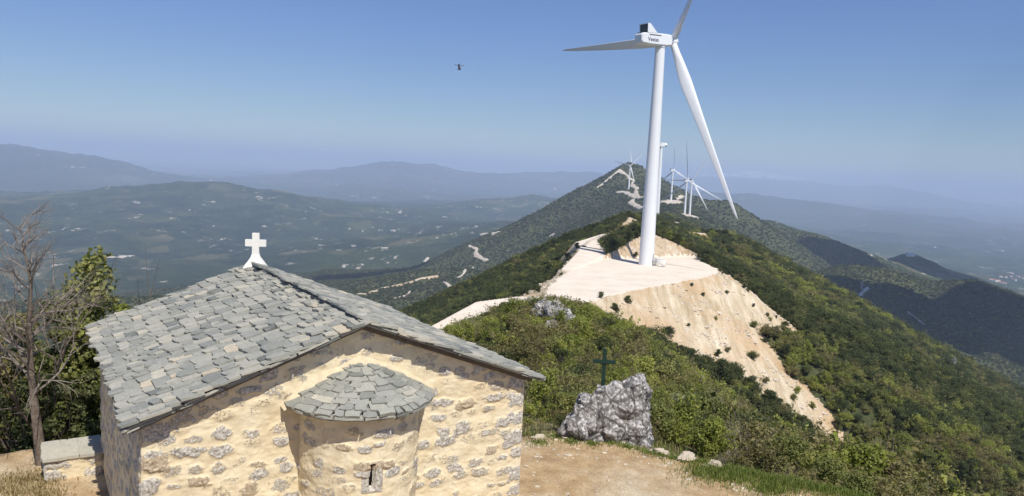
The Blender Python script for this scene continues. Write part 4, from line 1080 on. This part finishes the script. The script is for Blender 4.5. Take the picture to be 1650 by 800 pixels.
def build_plants():
    p, u, v, seen = scatter(); n = len(p); R = np.hypot(p[:, 0], p[:, 1])
    far = R > 150; idx = np.where(far, rng.choice(len(PROTO), n, p=WF), rng.choice(len(PROTO), n, p=WN))
    # patches of one kind keep together
    zone = fbm(p[:, 0] / 45, p[:, 1] / 45, 3, 211); zone2 = fbm(p[:, 0] / 150, p[:, 1] / 150, 3, 213)
    sw = rng.random(n)
    idx = np.where((zone > .14) & (sw < .55) & (R > 75), rng.integers(0, 3, n), idx); idx = np.where((R < 75) & (idx < 3) & (sw < .5), rng.integers(3, 8, n), idx); idx = np.where((zone < -.16) & (sw < .45), rng.integers(5, 8, n), idx)
    idx = np.where((R > 1100) & (sw < .75) & (idx > 4), rng.integers(0, 5, n), idx)
    idx = np.where((p[:, 0] < .14 * p[:, 1]) & (R > 180) & (sw < .8) & (idx > 2), rng.integers(0, 5, n), idx)
    fall = fbm((p[:, 0] * .42 + p[:, 1] * .91) / 26, (p[:, 0] * .91 - p[:, 1] * .42) / 120, 4, 217)
    m = (R > 130) & (idx > 2) & (fall < .10) & (rng.random(n) < .8); idx = np.where(m, rng.choice([0, 1, 2, 0, 1, 3], n), idx)
    app = p[:, 3] / R; hid = in_poly(u, v, CHAPEL_PX) & in_poly(u, v - app * FPX, CHAPEL_PX)
    inf = (u > 5) & (u < 1645) & (v > 0) & (v - app * FPX * .6 < 795) & ~hid & seen
    order = np.argsort(-np.where(inf, app, 0)); top = order[:285]; rest = np.setdiff1d(np.arange(n), top)
    C = terrain(p[top, 0], p[top, 1], True)[1]; first = {}; med = np.median(p[top, 3])
    for i, c in zip(top, C):
        me, H, word = PROTO[idx[i]][:3]
        if idx[i] in first: o = first[idx[i]].copy()
        else: o = bpy.data.objects.new('shrub', me); first[idx[i]] = o
        COL.objects.link(o); s = p[i, 3] / H
        o.location = (p[i, 0], p[i, 1], p[i, 2] - .06 * p[i, 3]); o.rotation_euler = (0, 0, rng.uniform(0, 6.28)); o.scale = (s * rng.uniform(.9, 1.25), s * rng.uniform(.9, 1.25), s)
        tag(o, ('tall ' if p[i, 3] > med else 'low ') + word + ' shrub ' + place_words(u[i], v[i], p[i, 0], p[i, 1], c), 'shrub', 'shrubs on the slopes')
    # the rest of the scrub and woodland reads as one mass
    for k in range(len(PROTO)):
        if k not in first: 
            o = bpy.data.objects.new('shrub', PROTO[k][0]); first[k] = o; COL.objects.link(o); o.location = tuple(p[rest[0], :3]); tag(o, 'shrub on the slope', 'shrub', 'shrubs on the slopes')
    me = bpy.data.meshes.new('scrub_woodland'); q = p[rest]; me.vertices.add(len(q)); me.vertices.foreach_set('co', (q[:, :3] - np.array([0, 0, .06]) * q[:, 3:4]).astype(np.float32).ravel())
    at = me.attributes.new('pick', 'INT', 'POINT'); at.data.foreach_set('value', idx[rest].astype(np.int32))
    hs = q[:, 3] / PH[idx[rest]]; wide = rng.uniform(.9, 1.3, len(q)) * np.where(R[rest] > 1300, 1.6, np.where(R[rest] > 500, 1.25, 1.05))
    sc = np.stack([hs * wide, hs * wide, hs], 1); at = me.attributes.new('size', 'FLOAT_VECTOR', 'POINT'); at.data.foreach_set('vector', sc.astype(np.float32).ravel())
    ro = np.stack([rng.normal(0, .06, len(q)), rng.normal(0, .06, len(q)), rng.uniform(0, 6.28, len(q))], 1); at = me.attributes.new('turn', 'FLOAT_VECTOR', 'POINT'); at.data.foreach_set('vector', ro.astype(np.float32).ravel())
    o = bpy.data.objects.new('scrub_woodland', me); COL.objects.link(o); tag(o, 'dense scrub and low woodland covering the ridge slopes', 'woodland', None, 'stuff')
    ng = bpy.data.node_groups.new('spread_scrub', 'GeometryNodeTree'); ng.interface.new_socket('Geometry', in_out='INPUT', socket_type='NodeSocketGeometry'); ng.interface.new_socket('Geometry', in_out='OUTPUT', socket_type='NodeSocketGeometry')
    gi, go = ng.nodes.new('NodeGroupInput'), ng.nodes.new('NodeGroupOutput'); jn = ng.nodes.new('GeometryNodeJoinGeometry')
    iop = ng.nodes.new('GeometryNodeInstanceOnPoints'); g2i = ng.nodes.new('GeometryNodeGeometryToInstance')
    def named(nm, ty):
        x = ng.nodes.new('GeometryNodeInputNamedAttribute'); x.data_type = ty; x.inputs[0].default_value = nm; return x.outputs[0]
    for k in reversed(range(len(PROTO))):
        oi = ng.nodes.new('GeometryNodeObjectInfo'); oi.transform_space = 'ORIGINAL'; oi.inputs['Object'].default_value = first[k]; oi.inputs['As Instance'].default_value = False
        g = ng.nodes.new('GeometryNodeGeometryToInstance'); ng.links.new(oi.outputs['Geometry'], g.inputs[0]); ng.links.new(g.outputs[0], jn.inputs[0])
    ng.links.new(gi.outputs[0], iop.inputs['Points']); ng.links.new(jn.outputs[0], iop.inputs['Instance']); iop.inputs['Pick Instance'].default_value = True
    ng.links.new(named('pick', 'INT'), iop.inputs['Instance Index']); ng.links.new(named('turn', 'FLOAT_VECTOR'), iop.inputs['Rotation']); ng.links.new(named('size', 'FLOAT_VECTOR'), iop.inputs['Scale'])
    ng.links.new(iop.outputs[0], go.inputs[0])
    o.modifiers.new('spread', 'NODES').node_group = ng
    print('plants', n, 'individual', len(top), 'mass', len(rest))
build_plants()

# ------------------------------------------------------------------ trees left of the chapel
def zt(x, y): return float(terrain(np.array([x]), np.array([y]))[0])
def bare_tree():
    g = march(65, 748, 6, 60) or (-7.9, 12.8, -5.5); g = np.array(g)
    o = empty('bare_tree', tuple(g)); tag(o, 'leafless brown tree left of the chapel, in front of green trees', 'tree')
    rs = np.random.default_rng(77); acc = Acc()
    path = [np.array([.0, .0, -.4])] + [np.array(P(uu, vv, g[1] + dy)) - g for uu, vv, dy in ((66, 735, 0), (57, 665, .0), (49, 590, .1), (47, 520, .0), (50, 455, -.1), (40, 405, 0), (32, 362, .1))]
    rr = [.115, .09, .07, .054, .04, .027, .014, .005]
    v, f = tube_np(path, rr, 10); acc.add(v, f)
    V, F, A = acc.get(); np_obj('trunk', V, F, [M_BARK], o, smooth_=True)
    acc = Acc()
    for i in range(38):
        q = rs.uniform(2.2, 6.9); j = int(q); p = path[j] + (path[min(j + 1, 7)] - path[j]) * (q - j)
        a = rs.uniform(0, 6.283); s = 1.15 - .10 * q
        branching(rs, acc, p, np.array([math.cos(a) * .9, math.sin(a) * .7, .5 + .05 * q]), s * rs.uniform(.75, 1.3) * (.92 if q < 5 else .62), .022 * s + .003, 3, .05, .5, 4, (2, 4))
    V, F, A = acc.get(); np_obj('branches', V, F, [M_TWIG], o)
bare_tree()
def leafy_tree(x, y, H, R, kind, seed, label, nl=14000, size=.055, cone=.5, k=26):
    z = zt(x, y); o = empty('leafy_tree', (x, y, z)); tag(o, label, 'tree', 'green trees left of the chapel')
    rs = np.random.default_rng(seed); acc = Acc()
    branching(rs, acc, np.array([0, 0, -.3]), np.array([.05, .0, 1.]), H * .5, .10, 3, .25, .45, 5, (2, 4))
    V, F, A = acc.get(); np_obj('trunk', V, F, [M_BARK], o, smooth_=True)
    lob = []
    for i in range(k):
        f = (i + .5) / k; zz = H * (.12 + .86 * f); w = R * (1 - cone * f ** 1.2) * (1 - .45 * smooth(.88, 1.05, f)); a = i * 2.4 + rs.uniform(-.4, .4)
        q = w * rs.uniform(.35, .8); r = max(.16, R * rs.uniform(.26, .42) * (1 - .42 * f))
        lob.append((q * math.cos(a), q * math.sin(a), zz, r, r, r * rs.uniform(.7, 1.0)))
    V, F, A = leaves(rs, lob, nl, size); np_obj('crown', V, F, [LEAF[kind]], o, attrs={'tone': A})
def topped(u, vtop, y, R, kind, seed, label, **kw):
    g = P(u, 600, y); x = g[0]; zb = zt(x, y); H = P(u, vtop, y)[2] - zb
    leafy_tree(x, y, H, R, kind, seed, label, **kw)
topped(146, 402, 15.8, 1.55, 'mid', 301, 'tall mid green pointed tree standing beside the chapel left eave', nl=15000, size=.055, cone=.62, k=46)
topped(122, 485, 15.2, 1.1, 'mid', 302, 'rounded mid green tree between the leafless tree and the chapel wall', nl=15000, size=.05, cone=.35)
topped(170, 462, 15.6, 1.0, 'light', 307, 'light green tree crown just above the chapel left eave corner', nl=10000, size=.05, cone=.3, k=18)
topped(60, 520, 17.0, 1.7, 'mid', 303, 'mid green tree directly behind the leafless tree trunk', nl=15000, size=.06, cone=.35)
topped(-5, 495, 16.0, 1.6, 'olive', 304, 'olive tree at the left edge of the photo', nl=13000, size=.055, cone=.4)
topped(15, 610, 14.6, 1.2, 'dark', 305, 'low dark tree at the foot of the leafless tree', nl=11000, size=.045, cone=.3)
topped(110, 600, 14.4, 1.0, 'dark', 306, 'low dark tree just behind the low mortared wall', nl=11000, size=.045, cone=.3)
# ------------------------------------------------------------------ rocks, cross, yard details, far tracks
from mathutils import noise as mn
def mk_rock():
    n = NT('karst_limestone', .95, .1); p = n.co('Object')
    a = n.noise(4.5, 6, .7, p); b = n.noise(17, 5, .7, p); v = n.voro(9, p)
    col = n.ramp(b, [(.30, (.09, .08, .072)), (.41, (.33, .31, .29)), (.52, (.58, .56, .53)), (.63, (.82, .80, .77))])
    col = n.mix(n.ramp(a, [(.55, 0.), (.68, .5)]), col, (.30, .24, .17))
    col = n.mix(n.ramp(n.voro(14, p), [(.40, .0), (.66, .6)]), col, (.055, .048, .045))
    cr = n.voro(3.2, n.scale(p, 1, 1, .7), 'DISTANCE_TO_EDGE'); col = n.mix(n.ramp(n.math('ADD', cr, n.math('MULTIPLY', n.math('SUBTRACT', a, .5), .12)), [(.02, .8), (.07, 0.)]), col, (.05, .045, .04))
    col = n.mix(n.ramp(n.noise(1.6, 3, .5, p), [(.4, .25), (.6, 0.)]), col, (.24, .225, .21))
    return n.done(col, n.bump(n.math('ADD', b, n.math('MULTIPLY', v, -.6)), 1., .06))
M_ROCK = mk_rock()
def rock_mesh(name, pts, cuts, amp, freq, seed, mat=None):
    bm = bmesh.new()
    for q in pts: bm.verts.new(q)
    r = bmesh.ops.convex_hull(bm, input=bm.verts); bmesh.ops.delete(bm, geom=[g for g in r['geom_interior'] if isinstance(g, bmesh.types.BMVert)], context='VERTS')
    bmesh.ops.triangulate(bm, faces=bm.faces)
    for i in range(cuts): bmesh.ops.subdivide_edges(bm, edges=bm.edges, cuts=1, use_grid_fill=True, smooth=.12 if i < 2 else 0)
    bmesh.ops.recalc_face_normals(bm, faces=bm.faces); bm.normal_update(); off = Vector((seed * 3.1, seed * 1.7, seed))
    mv = []
    for v in bm.verts:
        q = v.co * freq + off
        q = q + Vector((mn.noise(q * .8), mn.noise(q * .8 + Vector((5, 0, 0))), mn.noise(q * .8 + Vector((0, 7, 0))))) * .55
        vd = mn.voronoi(q * 1.3)[0]; vd2 = mn.voronoi(q * 4.3)[0]
        d = amp * 1.3 * (.8 - 1.6 * vd[0]) + amp * (.15 + .55 * abs(mn.noise(q * .9))) * (.8 - 1.5 * vd2[0]) + .35 * amp * (mn.ridged_multi_fractal(q, 1.0, 2.1, 5, 1.0, 2.0) - 1.1) * .8 + amp * .9 * mn.noise(q * .45) + amp * .35 * (1 - 2 * abs(mn.noise(q * 3.1)))
        mv.append(v.co + v.normal * d)
    for v, c in zip(bm.verts, mv): v.co = c
    me = bpy.data.meshes.new(name); bm.to_mesh(me); bm.free(); me.materials.append(mat or M_ROCK); return me
RK = np.array([2.1, 15.75, YARD_Z])
def rp(u, v, dy): return tuple(np.array(P(u, v, RK[1] + dy)) - RK)
outl = [(908, 690), (914, 676), (928, 656), (946, 640), (962, 640), (985, 634), (1000, 632), (1016, 622), (1031, 612), (1039, 622), (1042, 652), (1045, 690), (1047, 712)]
pts = [rp(u, v, dy) for u, v in outl for dy in (-.12, .35)] + [rp(u, v, -.42) for u, v in ((915, 694), (950, 694), (1000, 696), (1038, 722), (985, 668), (1022, 650))] + [rp(905, 695, -.2), rp(1052, 740, .3), rp(1045, 740, -.45), rp(920, 700, .6)]
o = link(bpy.data.objects.new('boulder', rock_mesh('boulder', pts, 5, .115, 2.2, 3))); o.location = tuple(RK); tag(o, 'grey pitted limestone boulder on the yard edge carrying the green cross', 'boulder')
o.data.polygons.foreach_set('use_smooth', np.ones(len(o.data.polygons), bool))
M_GREEN = simple('dark_green_paint', (.009, .036, .025), .5, .4, 9, .25, .1)
def green_cross():
    b = np.array(P(971, 628, 15.85)); o = empty('metal_cross', tuple(b), -.1); tag(o, 'dark green metal cross standing on the grey boulder', 'cross')
    bm = bmesh.new(); box(bm, 0, 0, .38, .08, .05, .98); bm_obj('upright', bm, M_GREEN, o, bevel=.006)
    bm = bmesh.new(); box(bm, -.005, -.03, .60, .47, .035, .08); bm_obj('crossbar', bm, M_GREEN, o, bevel=.006)
    bm = bmesh.new(); box(bm, 0, .0, -.03, .16, .16, .08); bm_obj('base', bm, M_GREEN, o, bevel=.006)
green_cross()
rs = random.Random(21)
def blob(s, flat, rsx):
    return [tuple(Vector((rsx.gauss(0, 1), rsx.gauss(0, 1), rsx.gauss(0, 1))).normalized() * s * rsx.uniform(.75, 1.1) * 1.0) for _ in range(22)]
RMESH = [rock_mesh('rock_outcrop', [(x * 1.2, y, z * 1.1) for x, y, z in blob(1.0, 1, random.Random(k))][:14], 4, .26, 1.0, k + 5) for k in range(4)]
for me in RMESH: me.polygons.foreach_set('use_smooth', np.ones(len(me.polygons), bool))
crops = [(868, 505, 1.4, 'pale limestone outcrop highest on the scrubby hump before the gravel pad'), (884, 520, 1.7, 'broad pale limestone outcrop on the hump, beside a notch'), (902, 528, 1.9, 'largest pale limestone outcrop on the hump before the gravel pad'),
         (918, 540, 1.6, 'right end limestone outcrop on the hump before the pad'), (852, 488, .9, 'small limestone outcrop near the top of the hump'), (890, 546, 1.0, 'lower limestone outcrop in the shrubs of the hump'),
         (1080, 668, 1.1, 'grey limestone outcrop in the shrubs right of the boulder'), (1094, 690, .9, 'small grey outcrop on the slope below right of the boulder'), (925, 610, .6, 'grey outcrop in the shrubs left of the green cross'),
         (1030, 585, 1.1, 'pale outcrop in the shrubs above right of the boulder'), (1110, 620, 1.4, 'pale outcrop at the left edge of the earth bank'), (800, 560, .9, 'small outcrop in the shrubs above the chapel eave')]
for k, (u, v, s, lab) in enumerate(crops):
    g = march(u, v, 17, 400)
    if g is None: continue
    o = bpy.data.objects.new('rock_outcrop', RMESH[k % 4]); link(o); o.location = (g[0], g[1], g[2] + .55 * s); o.scale = (s, s * .8, s * rs.uniform(.9, 1.3)); o.rotation_euler = (rs.uniform(-.3, .3), rs.uniform(-.3, .3), rs.uniform(0, 6)); tag(o, lab, 'rock', 'limestone outcrops among the scrub')

# pylons and far buildings
def pylon(uv, hpx, label):
    g = march(*uv)
    if g is None: return
    D = math.hypot(g[0], g[1]); H = hpx / FPX * D; o = empty('pylon', (g[0], g[1], g[2] - .5)); tag(o, label, 'pylon', 'lattice pylons on the right hillside')
    bm = bmesh.new(); w = H * .11; r = H * .012
    cor = [(-1, -1), (1, -1), (1, 1), (-1, 1)]
    def at(c, f): s = w * (1 - .82 * f); return (c[0] * s, c[1] * s, H * f)
    for c in cor: tube(bm, [at(c, 0), at(c, 1)], r, 4)
    for i in range(7):
        f0, f1 = i / 7, (i + 1) / 7
        for a, b in zip(cor, cor[1:] + cor[:1]): tube(bm, [at(a, f0), at(b, f1)], r * .6, 4); tube(bm, [at(b, f0), at(a, f1)], r * .6, 4)
    bm_obj('lattice', bm, M_STEEL, o)
    bm = bmesh.new()
    for f, l in ((.72, .2), (.85, .16), (.96, .11)): tube(bm, [(-H * l, 0, H * f), (0, 0, H * f + H * .02), (H * l, 0, H * f)], r * .9, 4)
    bm_obj('crossarm', bm, M_STEEL, o)
pylon((1536, 600), 22, 'grey lattice pylon on the lower right wooded slope'); pylon((1388, 468), 14, 'small distant lattice pylon beside the bare patch')
M_PLAST = simple('white_render', (.74, .71, .66), .9, .1, .4, .1, 0); M_TILE = simple('red_roof_tile', (.34, .15, .09), .9, .1, .6, .25, 0)
def house(loc, sx, sy, h, rot, label, group=None, name='house', cat='house', roofmat=None):
    o = empty(name, loc, rot); tag(o, label, cat, group)
    bm = bmesh.new(); box(bm, 0, 0, h / 2 - 1, sx, sy, h + 2); bm_obj('wall', bm, M_PLAST, o)
    bm = bmesh.new(); e = .4; a = [(-sy / 2 - e, h - .15), (sy / 2 + e, h - .15), (0, h + sy * .28)]
    f0 = [bm.verts.new((-sx / 2 - e, y, z)) for y, z in a]; f1 = [bm.verts.new((sx / 2 + e, y, z)) for y, z in a]
    bm.faces.new(f0); bm.faces.new(f1[::-1])
    for i in range(3): bm.faces.new((f0[i], f1[i], f1[(i + 1) % 3], f0[(i + 1) % 3]))
    bm_obj('roof', bm, roofmat or M_TILE, o); return o
g = march(1467, 413)
if g: house((g[0], g[1], g[2]), 34, 14, 11, .1, 'white building on the summit of the distant cone hill', name='hilltop_building', cat='building', roofmat=M_PLAST)
hs = [(1612, 447), (1620, 448), (1628, 446), (1640, 447), (1598, 452), (1606, 454), (1648, 449), (1634, 452), (1615, 457)]
for k, (u, v) in enumerate(hs):
    g = march(u, v)
    if g: house((g[0], g[1], g[2]), 26 + 9 * (k % 3), 14, 7 + 2 * (k % 2), k * .7, 'distant pale house in the village on the right hand plain', 'houses of the far village on the plain')

# ------------------------------------------------------------------ yard: grass, stones, weeds, flowers
M_GRASS = mk_leaf('grass_blade', [(.1, (.08, .115, .022)), (.5, (.15, .20, .04)), (.9, (.27, .27, .09))], .3)
M_STRAW = mk_leaf('dry_grass', [(.1, (.20, .15, .07)), (.5, (.34, .26, .13)), (.9, (.46, .38, .21))], .2)
def blades(name, xy, h, mat, label, cat, w=.008, lean=.45, seed=5):
    rs = np.random.default_rng(seed); n = len(xy); z = terrain(xy[:, 0], xy[:, 1]) - .01; a = rs.uniform(0, 6.28, n); hh = h * rs.uniform(.4, 1.25, n); l = rs.uniform(.1, 1, n) * lean
    b = np.stack([xy[:, 0], xy[:, 1], z], 1); d = np.stack([np.cos(a) * l, np.sin(a) * l, np.ones(n)], 1) * hh[:, None]; s = np.stack([-np.sin(a), np.cos(a), 0 * a], 1) * w
    mid = b + d * .55 * np.array([.7, .7, 1.1]); tip = b + d
    V = np.stack([b - s, b + s, mid + s * .8, tip, tip, mid - s * .8], 1)
    V = V.reshape(-1, 3); i = np.arange(n)[:, None] * 6
    F = np.concatenate([i + np.array([[0, 1, 2, 5]]), i + np.array([[5, 2, 3, 4]])], 0)
    o = np_obj(name, V, F, [mat], attrs={'tone': np.repeat(rs.random(n), 6)}); tag(o, label, cat, None, 'stuff')
rs2 = np.random.default_rng(99)
def clumps(cent, n, sd):
    c = np.array(cent); k = rs2.integers(0, len(c), n); return c[k, :2] + rs2.normal(size=(n, 2)) * np.array([sd, sd])[None] * rs2.uniform(.3, 1.2, (n, 1))
gp = [onplane(u, v, YARD_Z) for u, v in ((1135, 762), (1165, 765), (1195, 765), (1220, 762), (1250, 775), (1280, 780), (1310, 785), (1340, 790), (1370, 795), (1300, 770), (1340, 778), (1260, 760), (1380, 805), (1240, 790))]
blades('grass', clumps(gp, 14000, .32), .12, M_GRASS, 'bright green grass at the lower right edge of the yard', 'grass', .006)
wp = [onplane(u, v, YARD_Z) for u, v in ((900, 700), (920, 712), (935, 700), (955, 715), (985, 712), (1010, 720), (1040, 728), (1065, 735), (1090, 738), (870, 712), (905, 685), (930, 690), (1120, 742), (1180, 748))]
blades('weeds', clumps(wp, 3600, .16), .07, M_GRASS, 'low green weeds along the far rim of the yard', 'weeds', .007, .9, 6)
dp = [onplane(u, v, YARD_Z) for u, v in ((15, 775), (40, 775), (60, 770), (30, 795), (75, 780), (5, 790), (60, 795), (80, 800))]
blades('dry_grass', clumps(dp, 2600, .22), .09, M_STRAW, 'dry straw coloured grass on the bank at lower left', 'dry grass', .006, .8, 7)
def rim(n, lo, hi, seed):
    r = np.random.default_rng(seed); x = r.uniform(-1, 13, n); y = r.uniform(7.5, 22, n); s = poly_sd(x, y, YARD); k = (s > lo) & (s < hi) & (fbm(x / 1.2, y / 1.2, 3, seed) > -.12) & ~((x < .6) & (y < 15.0))
    return np.stack([x[k], y[k]], 1)
blades('rim_grass', rim(42000, .25, 4.5, 31), .15, M_GRASS, 'wild green grass and herbs on the slope just below the yard rim', 'grass', .007, .7, 11)
blades('straw_grass', rim(26000, .1, 4.5, 32), .13, M_STRAW, 'dry straw grass on the slope just below the yard rim', 'dry grass', .006, .8, 12)
def pebbles():
    n = 5000; x = rs2.uniform(-1, 8, n); y = rs2.uniform(9.5, 16, n); ys = poly_sd(x, y, YARD); k = (ys < .9) & (rs2.random(n) < np.where(ys > -1.2, 1, .3)); x, y = x[k], y[k]; n = len(x)
    ico = bmesh.new(); bmesh.ops.create_icosphere(ico, subdivisions=1, radius=1); v0 = np.array([v.co[:] for v in ico.verts]); f0 = np.array([[v.index for v in f.verts] for f in ico.faces]); ico.free()
    s = .008 + .045 * rs2.random(n) ** 8; z = terrain(x, y)
    V = v0[None] * (1 + .35 * rs2.normal(size=(n, len(v0), 1)) * .6) * np.stack([s * rs2.uniform(.8, 1.6, n), s, s * .6], 1)[:, None] + np.stack([x, y, z], 1)[:, None]
    F = f0[None] + (np.arange(n) * len(v0))[:, None, None]
    o = np_obj('pebbles', V.reshape(-1, 3), F.reshape(-1, 3), [M_PEB]); tag(o, 'loose pale pebbles scattered over the dirt yard', 'pebbles', None, 'stuff')
M_PEB = simple('pale_stone', (.50, .43, .33), .95, .1, 9, .3, .4)
pebbles()
SMESH = [m.copy() for m in RMESH]
for m in SMESH: m.materials[0] = M_PEB
for k, (u, v, s_, lab) in enumerate(((915, 702, .16, 'small pale stone at the left foot of the boulder'), (1000, 708, .2, 'flat pale stone at the right front of the boulder'), (1062, 728, .17, 'pale stone on the yard rim right of the boulder'), (1105, 740, .22, 'larger pale stone on the yard rim, halfway to the grass'), (1150, 752, .14, 'small pale stone beside the first grass tuft'), (868, 700, .12, 'small pale stone near the chapel corner'))):
    x, y = onplane(u, v, YARD_Z); o = bpy.data.objects.new('stone', SMESH[(k + 1) % 4]); link(o); o.location = (x, y, float(terrain(np.array([x]), np.array([y]))[0]) + s_ * .15); o.scale = (s_, s_ * .8, s_ * .5); o.rotation_euler = (.1 * k, .05, k * 1.3); tag(o, lab, 'stone', 'stones along the yard rim')
def rubble():
    n = 13000; r = np.random.default_rng(55); x = r.uniform(8, 95, n); y = r.uniform(140, 300, n); h, c, _ = terrain(x, y, True); k = ((c == 3) | (c == 4)) & (fbm(x / 6, y / 6, 3, 56) > .02); x, y, h = x[k], y[k], h[k]; n = len(x)
    ico = bmesh.new(); bmesh.ops.create_icosphere(ico, subdivisions=1, radius=1); v0 = np.array([v.co[:] for v in ico.verts]); f0 = np.array([[v.index for v in f.verts] for f in ico.faces]); ico.free()
    s = .10 + .55 * r.random(n) ** 5
    V = v0[None] * (1 + .25 * r.normal(size=(n, len(v0), 1))) * np.stack([s * r.uniform(.8, 1.5, n), s, s * .7], 1)[:, None] + np.stack([x, y, h], 1)[:, None]
    o = np_obj('rubble', V.reshape(-1, 3), (f0[None] + (np.arange(n) * len(v0))[:, None, None]).reshape(-1, 3), [M_RUB]); tag(o, 'loose limestone rubble strewn over the pale earth bank', 'rubble', None, 'stuff')
M_RUB = simple('rubble_stone', (.58, .50, .40), .95, .1, .8, .35, .3)
rubble()
M_PINK = simple('pink_petal', (.52, .36, .48), .8, .2, 20, .2, 0)
fp = [onplane(u, v, YARD_Z - .2) for u, v in ((1225, 742), (1240, 745), (1255, 752), (1270, 755), (1215, 750), (1290, 765))]
xy = clumps(fp, 260, .22); z = terrain(xy[:, 0], xy[:, 1]) + rs2.uniform(.10, .22, len(xy)); V = []; F = []
for (x, y), zz in zip(xy, z):
    b = len(V)
    for k in range(6): a = k * math.pi / 3; V.append((x + .013 * math.cos(a), y + .013 * math.sin(a) - .003, zz + .008 * math.sin(2 * a)))
    F += [(b, b + 1, b + 2, b + 3), (b, b + 3, b + 4, b + 5)]
tag(np_obj('wildflowers', V, F, [M_PINK]), 'small pale pink wildflowers on the rim by the grass', 'wildflowers', None, 'stuff')

# insect hovering in the sky
M_FLY = simple('insect_black', (.012, .014, .02), .5, .4, 40, .2, 0)
def insect():
    c = ray(740, 109); c = c / np.linalg.norm(c) * 2.2; o = empty('flying_insect', tuple(c), .3); o.scale = (.8,) * 3; tag(o, 'small dark insect hovering against the blue sky', 'insect')
    bm = bmesh.new(); prof = [(0, -.011, .0008), (0, -.008, .0032), (0, -.003, .0042), (0, .0015, .003), (0, .004, .0042), (0, .008, .0038), (0, .0095, .0020), (0, .012, .0032), (0, .0145, .0012)]
    tilt = Matrix.Rotation(1.0, 4, 'X')
    tube(bm, [tilt @ Vector((x, y, 0)) for x, y, r in prof], [r for x, y, r in prof], 12); bm_obj('body', bm, M_FLY, o, smooth_=True)
    n = NT('insect_wing', .4, .3); n.b.inputs['Alpha'].default_value = .2; n.done((.03, .035, .05))
    for s in (-1, 1):
        bm = bmesh.new(); pl = [(0, .002), (.007, .0055), (.015, .0065), (.0185, .004), (.016, .0005), (.008, -.001)]
        a = [bm.verts.new((s * x, -.002 + y * .3, .003 + y + x * .1)) for x, y in pl]; b = [bm.verts.new((s * x, -.0023 + y * .3, .003 + y + x * .1)) for x, y in pl]
        bm.faces.new(a); bm.faces.new(b[::-1])
        for i in range(len(pl)): bm.faces.new((a[i], b[i], b[(i + 1) % len(pl)], a[(i + 1) % len(pl)]))
        bm_obj('wing', bm, n.m, o)
    bm = bmesh.new()
    for s in (-1, 1):
        for k in (-.001, .003, .006): tube(bm, [(0, k, -.002), (s * .004, k - .001, -.005), (s * .005, k - .003, -.009)], .0005, 4)
    bm_obj('legs', bm, M_FLY, o)
insect()
M_CLOUD = simple('cloud_white', (.85, .85, .86), 1, 0, .01, .05, 0)
def cloud(u, v, R, label, h=1400, seed=1, sy=.6):
    t = march(u, v)
    if t is None: return
    off = SUN_DIR * (h / SUN_DIR.z); rs = random.Random(seed); bm = bmesh.new()
    for i in range(9):
        r = R * rs.uniform(.32, .55); M = Matrix.Translation((rs.uniform(-.6, .6) * R, rs.uniform(-.6, .6) * R * sy, rs.uniform(0, .12) * R)) @ Matrix.Diagonal((r, r * sy * 1.2, r * .35, 1))
        bmesh.ops.create_icosphere(bm, subdivisions=4, radius=1, matrix=M)
    for q in bm.verts: q.co += Vector((mn.noise(q.co / (R * .3)), mn.noise(q.co / (R * .3) + Vector((9, 1, 4))), mn.noise(q.co / (R * .25) + Vector((3, 7, 2))))) * R * .12
    o = bm_obj('cloud', bm, M_CLOUD, None, smooth_=True); o.location = (t[0] + off.x, t[1] + off.y, t[2] + off.z); tag(o, label, 'cloud', None, 'stuff')
cloud(598, 446, 210, 'small cloud shading the knoll left of the ridge', 1700, 3, .45)
cloud(1560, 540, 330, 'cloud shading the wooded spur on the right', 1800, 4, .9)
cloud(1470, 430, 330, 'cloud shading the distant cone hill', 1900, 5, .7)
cloud(1330, 410, 260, 'cloud shading the far right foothill', 1900, 6, .6)
build_haze(GRID['zlo'] - 1, GRID['zhi'] + 25, 76000)
